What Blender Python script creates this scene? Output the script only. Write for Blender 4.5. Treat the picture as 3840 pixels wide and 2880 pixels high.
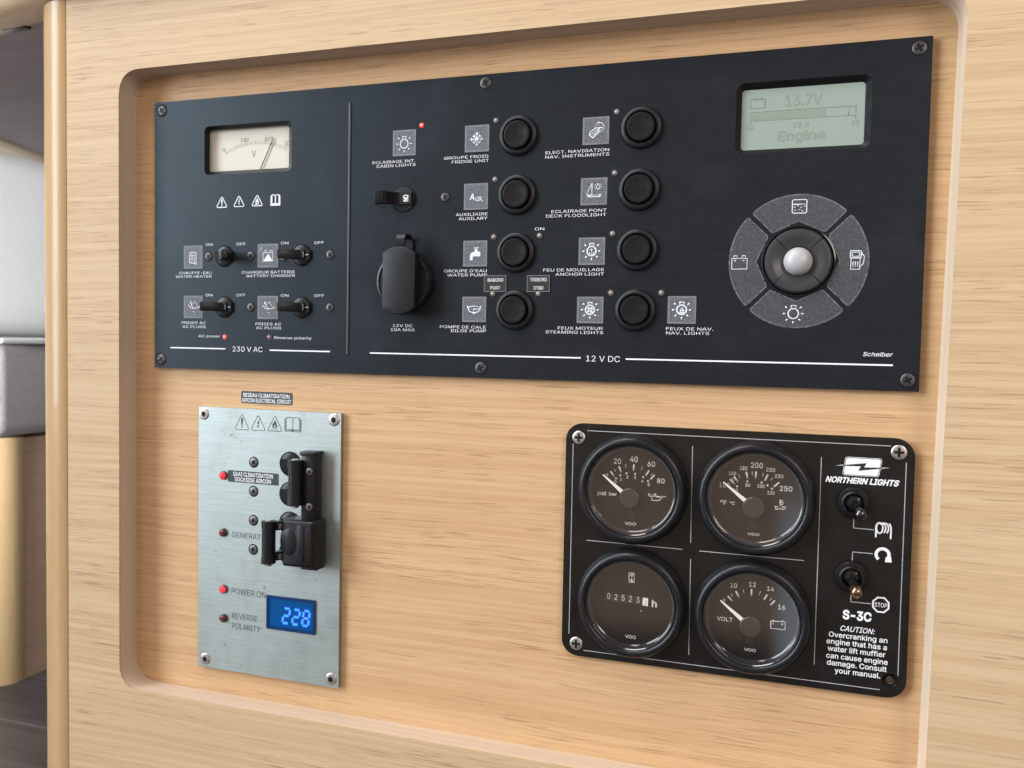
import bpy, bmesh, math, random
from mathutils import Matrix, Vector
from mathutils.geometry import delaunay_2d_cdt
random.seed(7)
for o in list(bpy.data.objects): bpy.data.objects.remove(o)
scene = bpy.context.scene
COL = scene.collection

# ------------------------------------------------------------------ camera
# world: x right along the cabinet face, y into the cabinet, z up, metres, floor at z = 0
cam = bpy.data.cameras.new('camera'); co = bpy.data.objects.new('camera', cam); COL.objects.link(co)
cam.sensor_width = 36.0; cam.lens = 30.2602; cam.clip_start = 0.02; cam.clip_end = 50
co.matrix_world = Matrix(((0.948361, -0.032334, 0.315540, 0.368506), (0.316615, 0.036513, -0.947851, -0.424331),
                          (0.019127, 0.998810, 0.044865, 0.449920), (0, 0, 0, 1)))
cam.dof.use_dof = True; cam.dof.focus_distance = 0.44; cam.dof.aperture_fstop = 15
scene.camera = co
scene.render.resolution_x = 1024; scene.render.resolution_y = 768

# ------------------------------------------------------------------ surroundings light
w = bpy.data.worlds.new('World'); scene.world = w; w.use_nodes = True
nt = w.node_tree; N = nt.nodes; L = nt.links; N.clear()
wo = N.new('ShaderNodeOutputWorld'); bg = N.new('ShaderNodeBackground'); L.new(bg.outputs[0], wo.inputs[0])
tc = N.new('ShaderNodeTexCoord'); sp = N.new('ShaderNodeSeparateXYZ'); L.new(tc.outputs['Generated'], sp.inputs[0])
mr = N.new('ShaderNodeMapRange'); mr.inputs[1].default_value = -1; mr.inputs[2].default_value = 1; L.new(sp.outputs[2], mr.inputs[0])
def elevation_ramp(stops):
    cr = N.new('ShaderNodeValToRGB'); L.new(mr.outputs[0], cr.inputs[0]); els = cr.color_ramp.elements
    while len(els) < len(stops): els.new(0.5)
    for e, (z, c) in zip(els, stops): e.position = (z + 1) / 2; e.color = (*c, 1)
    return cr
# pale seats and floor below, warm ceiling above; straight opposite the panels a warm wooden cabin side with a dark band at bench height
around = elevation_ramp([(-1.0, (.42, .38, .47)), (-.30, (.42, .39, .46)), (.0, (.21, .18, .19)), (1.0, (.28, .25, .25))])
opposite = elevation_ramp([(-1.0, (.25, .20, .17)), (-.50, (.32, .26, .21)), (-.43, (.07, .07, .08)), (-.325, (.05, .05, .065)), (-.295, (.60, .45, .34)), (.15, (.62, .48, .37)), (1.0, (.55, .45, .36))])
fr = N.new('ShaderNodeMapRange'); fr.interpolation_type = 'SMOOTHSTEP'; fr.inputs[1].default_value = -.80; fr.inputs[2].default_value = -.91; L.new(sp.outputs[1], fr.inputs[0])
wm = N.new('ShaderNodeMix'); wm.data_type = 'RGBA'; L.new(fr.outputs[0], wm.inputs[0]); L.new(around.outputs[0], wm.inputs[6]); 
# a narrow bright doorway in that side
def band(sock, lo, hi, soft):
    a = N.new('ShaderNodeMapRange'); a.interpolation_type = 'SMOOTHSTEP'; a.inputs[1].default_value = lo - soft; a.inputs[2].default_value = lo + soft; L.new(sock, a.inputs[0])
    b = N.new('ShaderNodeMapRange'); b.interpolation_type = 'SMOOTHSTEP'; b.inputs[1].default_value = hi + soft; b.inputs[2].default_value = hi - soft; L.new(sock, b.inputs[0])
    m = N.new('ShaderNodeMath'); m.operation = 'MULTIPLY'; L.new(a.outputs[0], m.inputs[0]); L.new(b.outputs[0], m.inputs[1]); return m
dx = band(sp.outputs[0], -.012, .022, .014); dz = band(sp.outputs[2], -.36, -.17, .04)
dm = N.new('ShaderNodeMath'); dm.operation = 'MULTIPLY'; L.new(dx.outputs[0], dm.inputs[0]); L.new(dz.outputs[0], dm.inputs[1])
door = N.new('ShaderNodeMix'); door.data_type = 'RGBA'; L.new(dm.outputs[0], door.inputs[0]); L.new(opposite.outputs[0], door.inputs[6]); door.inputs[7].default_value = (1.1, 1.2, 1.35, 1)
L.new(door.outputs[2], wm.inputs[7])
L.new(wm.outputs[2], bg.inputs[0]); bg.inputs[1].default_value = 1.0

def area(name, pos, target, sx, sy, power, col, spread=180):
    l = bpy.data.lights.new(name, 'AREA'); l.shape = 'RECTANGLE'; l.size = sx; l.size_y = sy; l.energy = power; l.color = col; l.spread = math.radians(spread)
    o = bpy.data.objects.new(name, l); COL.objects.link(o); o.location = pos
    d = Vector(target) - Vector(pos); o.rotation_euler = d.to_track_quat('-Z', 'Y').to_euler(); return o
area('window_light', (-3.75, -2.15, 1.95), (0.12, 0, 0.42), 3.2, 4.0, 580, (.82, .92, 1.0))
area('hatch_light', (-0.30, -0.50, 1.75), (0.20, 0, 0.45), 0.8, 0.6, 17, (1.0, .94, .92))
area('door_light', (1.30, -1.1, 1.05), (0.40, 0, 0.45), 0.5, 0.7, 12.0, (1.0, .91, .87))
area('bench_fill_light', (-0.64, -0.95, 0.52), (-0.88, 0.8, 0.50), 0.45, 0.6, 10, (.96, .97, 1.0), 44)  # added fill aimed at bench and worktop underside, no actual saloon lamp

vs = scene.view_settings
vs.view_transform = 'Standard'; vs.look = 'None'; vs.gamma = 1; vs.exposure = 0; vs.use_curve_mapping = False

# ------------------------------------------------------------------ materials
def mat(name):
    m = bpy.data.materials.new(name); m.use_nodes = True
    return m, m.node_tree.nodes, m.node_tree.links, m.node_tree.nodes['Principled BSDF']
def plain(name, col, rough=.5, metal=0., spec=.5, coat=0., noise=0., nscale=200., emit=None, estr=0., bump=0.):
    m, n, l, b = mat(name)
    b.inputs['Base Color'].default_value = (*col, 1); b.inputs['Roughness'].default_value = rough
    b.inputs['Metallic'].default_value = metal; b.inputs['Specular IOR Level'].default_value = spec; b.inputs['Coat Weight'].default_value = coat
    if emit: b.inputs['Emission Color'].default_value = (*emit, 1); b.inputs['Emission Strength'].default_value = estr
    if noise or bump:
        t = n.new('ShaderNodeTexCoord'); x = n.new('ShaderNodeTexNoise'); x.inputs['Scale'].default_value = nscale; x.inputs['Detail'].default_value = 4
        l.new(t.outputs['Object'], x.inputs['Vector'])
        if noise:
            mp = n.new('ShaderNodeMapRange'); mp.inputs[1].default_value = .3; mp.inputs[2].default_value = .7; mp.inputs[3].default_value = 1 - noise; mp.inputs[4].default_value = 1 + noise
            l.new(x.outputs[0], mp.inputs[0]); mx = n.new('ShaderNodeVectorMath'); mx.operation = 'SCALE'; mx.inputs[0].default_value = col
            l.new(mp.outputs[0], mx.inputs['Scale']); l.new(mx.outputs[0], b.inputs['Base Color'])
            m2 = n.new('ShaderNodeMapRange'); m2.inputs[1].default_value = .3; m2.inputs[2].default_value = .7; m2.inputs[3].default_value = max(.02, rough - .12 * noise * 3); m2.inputs[4].default_value = min(1, rough + .12 * noise * 3)
            l.new(x.outputs[0], m2.inputs[0]); l.new(m2.outputs[0], b.inputs['Roughness'])
        if bump:
            bp = n.new('ShaderNodeBump'); bp.inputs['Strength'].default_value = bump; bp.inputs['Distance'].default_value = .0004
            l.new(x.outputs[0], bp.inputs['Height']); l.new(bp.outputs[0], b.inputs['Normal'])
    return m
def wood(name, light, dark, pore, axis='x', rough=.55, pores=1., band=1., seed=0., coat=.0):
    """veneer: long soft bands plus short dark pores, all drawn out along the grain axis"""
    m, n, l, b = mat(name)
    t = n.new('ShaderNodeTexCoord'); mp = n.new('ShaderNodeMapping'); l.new(t.outputs['Object'], mp.inputs[0]); mp.inputs['Location'].default_value = (seed, seed * .7, seed * .3)
    if axis == 'z': mp.inputs['Rotation'].default_value = (0, math.pi / 2, 0)
    if axis == 'y': mp.inputs['Rotation'].default_value = (0, 0, math.pi / 2)
    # waviness of the grain
    wv = n.new('ShaderNodeMapping'); wv.inputs['Scale'].default_value = (5, 5, 14); l.new(mp.outputs[0], wv.inputs[0])
    wn = n.new('ShaderNodeTexNoise'); wn.inputs['Scale'].default_value = 1; wn.inputs['Detail'].default_value = 1.5; l.new(wv.outputs[0], wn.inputs['Vector'])
    ws = n.new('ShaderNodeVectorMath'); ws.operation = 'MULTIPLY_ADD'; l.new(wn.outputs['Color'], ws.inputs[0]); ws.inputs[1].default_value = (0, .004, .007); l.new(mp.outputs[0], ws.inputs[2])
    def stretched(sc, detail, rgh=.5):
        if axis == 'd': sc = (sc[0], sc[2], sc[0])     # growth lines follow an edge all the way round
        a = n.new('ShaderNodeMapping'); a.inputs['Scale'].default_value = sc; l.new(ws.outputs[0], a.inputs[0])
        x = n.new('ShaderNodeTexNoise'); x.inputs['Scale'].default_value = 1; x.inputs['Detail'].default_value = detail; x.inputs['Roughness'].default_value = rgh; l.new(a.outputs[0], x.inputs['Vector']); return x
    bands = stretched((2.6, 60, 330), 2.5, .6); fine = stretched((9, 500, 1000), 3, .7); pr = stretched((44, 1200, 1800), 1.5); pm = stretched((11, 70, 110), 1)
    r1 = n.new('ShaderNodeMapRange'); r1.inputs[1].default_value = .40; r1.inputs[2].default_value = .60; l.new(bands.outputs[0], r1.inputs[0])
    f1 = n.new('ShaderNodeMath'); f1.operation = 'MULTIPLY_ADD'; l.new(fine.outputs[0], f1.inputs[0]); f1.inputs[1].default_value = 1.3; 
    sb = n.new('ShaderNodeMath'); sb.operation = 'MULTIPLY_ADD'; l.new(r1.outputs[0], sb.inputs[0]); sb.inputs[1].default_value = .45 * band; sb.inputs[2].default_value = -.38
    l.new(sb.outputs[0], f1.inputs[2])
    mx = n.new('ShaderNodeMix'); mx.data_type = 'RGBA'; l.new(f1.outputs[0], mx.inputs[0]); mx.inputs[6].default_value = (*light, 1); mx.inputs[7].default_value = (*dark, 1)
    p1 = n.new('ShaderNodeMapRange'); p1.inputs[1].default_value = .58; p1.inputs[2].default_value = .68; l.new(pr.outputs[0], p1.inputs[0])
    p2 = n.new('ShaderNodeMapRange'); p2.inputs[1].default_value = .34; p2.inputs[2].default_value = .58; l.new(pm.outputs[0], p2.inputs[0])
    pp = n.new('ShaderNodeMath'); pp.operation = 'MULTIPLY'; l.new(p1.outputs[0], pp.inputs[0]); l.new(p2.outputs[0], pp.inputs[1])
    ps = n.new('ShaderNodeMath'); ps.operation = 'MULTIPLY'; l.new(pp.outputs[0], ps.inputs[0]); ps.inputs[1].default_value = pores; ps.use_clamp = True
    m2 = n.new('ShaderNodeMix'); m2.data_type = 'RGBA'; l.new(ps.outputs[0], m2.inputs[0]); l.new(mx.outputs[2], m2.inputs[6]); m2.inputs[7].default_value = (*pore, 1)
    l.new(m2.outputs[2], b.inputs['Base Color']); b.inputs['Roughness'].default_value = rough; b.inputs['Specular IOR Level'].default_value = .28; b.inputs['Coat Weight'].default_value = coat
    bp = n.new('ShaderNodeBump'); bp.inputs['Strength'].default_value = .25; bp.inputs['Distance'].default_value = .0003; bp.invert = True
    l.new(ps.outputs[0], bp.inputs['Height']); l.new(bp.outputs[0], b.inputs['Normal'])
    return m
def brushed(name, col, rough, metal, axis='x', var=.35, bump=.12, spec=.5, dirt=0., rvar=.12, dirtcol=(.16, .15, .12), tint=None, specks=.75):
    m, n, l, b = mat(name)
    t = n.new('ShaderNodeTexCoord'); a = n.new('ShaderNodeMapping'); a.inputs['Scale'].default_value = (60, 2600, 2600) if axis == 'x' else (2600, 2600, 60); l.new(t.outputs['Object'], a.inputs[0])
    x = n.new('ShaderNodeTexNoise'); x.inputs['Scale'].default_value = 1; x.inputs['Detail'].default_value = 3; l.new(a.outputs[0], x.inputs['Vector'])
    s = n.new('ShaderNodeTexNoise'); s.inputs['Scale'].default_value = 28; s.inputs['Detail'].default_value = 5; s.inputs['Roughness'].default_value = .62; l.new(t.outputs['Object'], s.inputs['Vector'])
    mp = n.new('ShaderNodeMapRange'); mp.inputs[1].default_value = .3; mp.inputs[2].default_value = .7; mp.inputs[3].default_value = 1 - var; mp.inputs[4].default_value = 1 + var; l.new(x.outputs[0], mp.inputs[0])
    sc = n.new('ShaderNodeVectorMath'); sc.operation = 'SCALE'; sc.inputs[0].default_value = col; l.new(mp.outputs[0], sc.inputs['Scale'])
    out = sc.outputs[0]
    if dirt:
        d = n.new('ShaderNodeMapRange'); d.inputs[1].default_value = .56; d.inputs[2].default_value = .72; d.inputs[4].default_value = dirt; l.new(s.outputs[0], d.inputs[0])
        v = n.new('ShaderNodeTexNoise'); v.inputs['Scale'].default_value = 330; v.inputs['Detail'].default_value = 2; l.new(t.outputs['Object'], v.inputs['Vector'])
        dv = n.new('ShaderNodeMapRange'); dv.inputs[1].default_value = .66; dv.inputs[2].default_value = .76; dv.inputs[4].default_value = specks; l.new(v.outputs[0], dv.inputs[0])
        dd = n.new('ShaderNodeMath'); dd.operation = 'MAXIMUM'; l.new(d.outputs[0], dd.inputs[0])
        dm = n.new('ShaderNodeMath'); dm.operation = 'MULTIPLY'; l.new(dv.outputs[0], dm.inputs[0])
        gt = n.new('ShaderNodeMapRange'); gt.inputs[1].default_value = .48; gt.inputs[2].default_value = .56; l.new(s.outputs[0], gt.inputs[0]); l.new(gt.outputs[0], dm.inputs[1]); l.new(dm.outputs[0], dd.inputs[1])
        mx = n.new('ShaderNodeMix'); mx.data_type = 'RGBA'; l.new(dd.outputs[0], mx.inputs[0]); l.new(out, mx.inputs[6]); mx.inputs[7].default_value = (*dirtcol, 1); out = mx.outputs[2]
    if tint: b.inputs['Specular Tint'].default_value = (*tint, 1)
    l.new(out, b.inputs['Base Color']); b.inputs['Metallic'].default_value = metal; b.inputs['Specular IOR Level'].default_value = spec
    rr = n.new('ShaderNodeMapRange'); rr.inputs[1].default_value = .35; rr.inputs[2].default_value = .7; rr.inputs[3].default_value = rough - rvar * .5; rr.inputs[4].default_value = rough + rvar; l.new(s.outputs[0], rr.inputs[0]); l.new(rr.outputs[0], b.inputs['Roughness'])
    bp = n.new('ShaderNodeBump'); bp.inputs['Strength'].default_value = bump; bp.inputs['Distance'].default_value = .0002; l.new(x.outputs[0], bp.inputs['Height']); l.new(bp.outputs[0], b.inputs['Normal'])
    return m
def glass(name, tint=(1, 1, 1), rough=.02, f0=.04):
    """thin clear pane: reflects more towards grazing angles (Schlick), otherwise lets light straight through"""
    m = bpy.data.materials.new(name); m.use_nodes = True; n = m.node_tree.nodes; l = m.node_tree.links; n.clear()
    o = n.new('ShaderNodeOutputMaterial'); mx = n.new('ShaderNodeMixShader'); tr = n.new('ShaderNodeBsdfTransparent'); gl = n.new('ShaderNodeBsdfGlossy'); lw = n.new('ShaderNodeLayerWeight')
    lw.inputs['Blend'].default_value = .5; gl.inputs['Roughness'].default_value = rough; tr.inputs[0].default_value = (*tint, 1)
    pw = n.new('ShaderNodeMath'); pw.operation = 'POWER'; l.new(lw.outputs['Facing'], pw.inputs[0]); pw.inputs[1].default_value = 5
    ma = n.new('ShaderNodeMath'); ma.operation = 'MULTIPLY_ADD'; l.new(pw.outputs[0], ma.inputs[0]); ma.inputs[1].default_value = 1 - f0; ma.inputs[2].default_value = f0
    l.new(ma.outputs[0], mx.inputs[0]); l.new(tr.outputs[0], mx.inputs[1]); l.new(gl.outputs[0], mx.inputs[2]); l.new(mx.outputs[0], o.inputs[0]); return m
def worn(name, lo, hi, scale, edge=True, rough=.6):
    """matt film, mottled, rubbed pale along a ragged border (uses the piece's own 0..1 box)"""
    m, n, l, b = mat(name)
    t = n.new('ShaderNodeTexCoord'); x = n.new('ShaderNodeTexNoise'); x.inputs['Scale'].default_value = scale; x.inputs['Detail'].default_value = 3; x.inputs['Distortion'].default_value = 1.5; l.new(t.outputs['Object'], x.inputs['Vector'])
    mp = n.new('ShaderNodeMapRange'); mp.inputs[1].default_value = .44; mp.inputs[2].default_value = .60; l.new(x.outputs[0], mp.inputs[0])
    fac = mp.outputs[0]
    if edge:
        sx = n.new('ShaderNodeSeparateXYZ'); l.new(t.outputs['Generated'], sx.inputs[0]); ds = []
        for k in (0, 2):
            a = n.new('ShaderNodeMath'); a.operation = 'SUBTRACT'; l.new(sx.outputs[k], a.inputs[0]); a.inputs[1].default_value = .5
            c = n.new('ShaderNodeMath'); c.operation = 'ABSOLUTE'; l.new(a.outputs[0], c.inputs[0]); ds.append(c)
        mxm = n.new('ShaderNodeMath'); mxm.operation = 'MAXIMUM'; l.new(ds[0].outputs[0], mxm.inputs[0]); l.new(ds[1].outputs[0], mxm.inputs[1])
        y = n.new('ShaderNodeTexNoise'); y.inputs['Scale'].default_value = 900; y.inputs['Detail'].default_value = 2; l.new(t.outputs['Object'], y.inputs['Vector'])
        ad = n.new('ShaderNodeMath'); ad.operation = 'MULTIPLY_ADD'; l.new(y.outputs[0], ad.inputs[0]); ad.inputs[1].default_value = .16; l.new(mxm.outputs[0], ad.inputs[2])
        e = n.new('ShaderNodeMapRange'); e.inputs[1].default_value = .50; e.inputs[2].default_value = .53; l.new(ad.outputs[0], e.inputs[0])
        mm = n.new('ShaderNodeMath'); mm.operation = 'MAXIMUM'; l.new(fac, mm.inputs[0]); l.new(e.outputs[0], mm.inputs[1]); fac = mm.outputs[0]
    mx = n.new('ShaderNodeMix'); mx.data_type = 'RGBA'; l.new(fac, mx.inputs[0]); mx.inputs[6].default_value = (*lo, 1); mx.inputs[7].default_value = (*hi, 1)
    l.new(mx.outputs[2], b.inputs['Base Color']); b.inputs['Roughness'].default_value = rough
    bp = n.new('ShaderNodeBump'); bp.inputs['Strength'].default_value = .3; bp.inputs['Distance'].default_value = .0002; l.new(x.outputs[0], bp.inputs['Height']); l.new(bp.outputs[0], b.inputs['Normal'])
    return m
def planks(name):
    m, n, l, b = mat(name)
    t = n.new('ShaderNodeTexCoord'); br = n.new('ShaderNodeTexBrick'); br.inputs['Scale'].default_value = 1; br.inputs['Brick Width'].default_value = 1.2; br.inputs['Row Height'].default_value = .11; br.inputs['Mortar Size'].default_value = .0012
    br.inputs['Color1'].default_value = (.058, .055, .058, 1); br.inputs['Color2'].default_value = (.072, .067, .070, 1); br.inputs['Mortar'].default_value = (.20, .20, .20, 1); l.new(t.outputs['Object'], br.inputs['Vector'])
    a = n.new('ShaderNodeMapping'); a.inputs['Scale'].default_value = (6, 120, 1); l.new(t.outputs['Object'], a.inputs[0])
    x = n.new('ShaderNodeTexNoise'); x.inputs['Scale'].default_value = 1; x.inputs['Detail'].default_value = 4; l.new(a.outputs[0], x.inputs['Vector'])
    mp = n.new('ShaderNodeMapRange'); mp.inputs[1].default_value = .3; mp.inputs[2].default_value = .7; mp.inputs[3].default_value = .65; mp.inputs[4].default_value = 1.35; l.new(x.outputs[0], mp.inputs[0])
    s = n.new('ShaderNodeVectorMath'); s.operation = 'SCALE'; l.new(br.outputs[0], s.inputs[0]); l.new(mp.outputs[0], s.inputs['Scale']); l.new(s.outputs[0], b.inputs['Base Color']); b.inputs['Roughness'].default_value = .5
    return m
M = {}
M['oak_front'] = wood('oak_front', (.540, .397, .246), (.43, .296, .163), (.26, .165, .085), pores=.7, seed=1.3)
M['oak_back'] = wood('oak_back', (.575, .379, .206), (.45, .268, .132), (.27, .15, .066), pores=.65, seed=4.1)
M['oak_lip'] = wood('oak_lip', (.57, .455, .345), (.49, .38, .28), (.37, .28, .20), axis='d', pores=.4, seed=2.2)
M['beech'] = wood('beech', (.45, .295, .150), (.40, .25, .115), (.30, .18, .08), axis='z', pores=.45, band=.7, rough=.34, coat=.15, seed=3.0)
M['beech_bench'] = wood('beech_bench', (.40, .29, .155), (.35, .245, .12), (.27, .17, .08), axis='z', pores=.4, band=.7, rough=.45, seed=8.0)
M['beech_edge'] = wood('beech_edge', (.55, .42, .28), (.46, .33, .20), (.34, .19, .09), pores=.3, band=.7, rough=.35, seed=5.0)
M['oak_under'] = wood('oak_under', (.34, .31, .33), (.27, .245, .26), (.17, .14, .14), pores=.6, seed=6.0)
M['oak_bench'] = wood('oak_bench', (.62, .47, .34), (.52, .38, .26), (.34, .23, .14), axis='y', pores=.6, seed=7.0)
M['black_alu'] = brushed('black_alu', (.0115, .0118, .0140), .37, .0, var=.18, bump=.06, spec=.23, rvar=.06, tint=(.62, .85, 1.), dirt=.05, specks=.10, dirtcol=(.075, .08, .085))  # bluish tint puts the window's blue sheen into the reflection colour
M['steel'] = brushed('steel', (.40, .445, .43), .50, 1., var=.10, bump=.05, dirt=.22)
M['gauge_plate'] = plain('gauge_plate', (.006, .0055, .005), .34, spec=.35, noise=.25, nscale=90)
M['black_plastic'] = plain('black_plastic', (.006, .0062, .007), .34, spec=.26, noise=.15, nscale=300)
M['black_satin'] = plain('black_satin', (.0075, .008, .0095), .42, spec=.28, noise=.15, nscale=500)
M['black_gloss'] = plain('black_gloss', (.008, .008, .009), .16)
M['black_deep'] = plain('black_deep', (.004, .004, .005), .6, spec=.2)
M['rubber'] = plain('rubber', (.008, .0085, .010), .34, noise=.2, nscale=400, spec=.30)
M['screw_black'] = plain('screw_black', (.078, .074, .074), .42, metal=.7, noise=.3, nscale=700)
M['screw_steel'] = plain('screw_steel', (.46, .43, .41), .40, metal=1, noise=.15, nscale=600)
M['screw_dull'] = plain('screw_dull', (.16, .15, .145), .42, metal=1, noise=.2, nscale=600)
M['ink'] = plain('ink', (.72, .74, .76), .55)
M['ink_grey'] = plain('ink_grey', (.34, .35, .36), .55)
M['ink_dark'] = plain('ink_dark', (.035, .045, .045), .5)
M['film'] = worn('film', (.045, .049, .056), (.138, .148, .162), 1700)
M['film_dim'] = worn('film_dim', (.026, .027, .031), (.062, .065, .072), 1300, edge=False)
M['film_rim'] = plain('film_rim', (.10, .10, .10), .6, noise=.8, nscale=700)
M['icon_ink'] = plain('icon_ink', (.60, .64, .68), .55)
M['icon_dim'] = plain('icon_dim', (.30, .34, .37), .55)
M['led_clear'] = plain('led_clear', (.24, .21, .19), .2, coat=.6)
M['led_rose'] = plain('led_rose', (.22, .11, .12), .25, coat=.5)
M['led_red_lit'] = plain('led_red_lit', (.8, .02, .02), .25, emit=(1, .02, .03), estr=1.6)
M['led_hot'] = plain('led_hot', (1, .35, .3), .25, emit=(1, .28, .22), estr=1.3)
M['led_red_off'] = plain('led_red_off', (.12, .008, .012), .2, coat=.6)
M['led_collar'] = plain('led_collar', (.03, .03, .03), .3)
M['clear_glass'] = glass('clear_glass')
M['lens_glass'] = glass('lens_glass', (.97, .96, .95), .015, .105)
M['lcd'] = plain('lcd', (.245, .302, .262), .25, coat=.5)
M['lcd_ink'] = plain('lcd_ink', (.202, .250, .203), .4)
M['dial_paper'] = plain('dial_paper', (.60, .575, .48), .6)
M['dial_ink'] = plain('dial_ink', (.07, .10, .08), .6)
M['dial_black'] = plain('dial_black', (.012, .010, .009), .5, spec=.08)
M['hub_black'] = plain('hub_black', (.022, .019, .017), .35)
M['dial_dim'] = plain('dial_dim', (.045, .038, .034), .5)
M['dial_white'] = plain('dial_white', (.50, .48, .46), .6)
M['needle_white'] = plain('needle_white', (.80, .74, .72), .5)
M['digit_red'] = plain('digit_red', (.45, .12, .11), .5)
M['rim_clear'] = plain('rim_clear', (.020, .019, .020), .12, spec=.8)
M['ball_grey'] = plain('ball_grey', (.36, .36, .36), .38)
M['key_black'] = plain('key_black', (.030, .032, .035), .30)
M['sticker'] = plain('sticker', (.022, .035, .037), .45, noise=.35, nscale=500)
M['sticker_black'] = plain('sticker_black', (.016, .015, .015), .4)
M['lever_worn'] = plain('lever_worn', (.36, .23, .155), .22, metal=1, noise=.5, nscale=260)
M['lever_dark'] = plain('lever_dark', (.10, .09, .085), .18, metal=1)
M['blue_face'] = plain('blue_face', (.002, .03, .10), .2, spec=.15, emit=(.0, .055, .20), estr=.8)
M['blue_frame'] = plain('blue_frame', (.003, .03, .10), .2, spec=.3)
M['blue_lit'] = plain('blue_lit', (.05, .3, 1), .3, emit=(.01, .14, 1.0), estr=1.2)
M['blue_glow'] = plain('blue_glow', (.02, .05, .5), .3, emit=(.0, .012, .70), estr=.8)
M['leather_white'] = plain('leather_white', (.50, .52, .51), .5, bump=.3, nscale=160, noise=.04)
M['leather_shaded'] = plain('leather_shaded', (.30, .28, .275), .5, bump=.3, nscale=160, noise=.08)  # white leather darkened: the shade on the seat front is in this colour
M['floor'] = planks('floor')
M['wall_paint'] = plain('wall_paint', (.62, .55, .42), .6, noise=.05, nscale=6)

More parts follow.
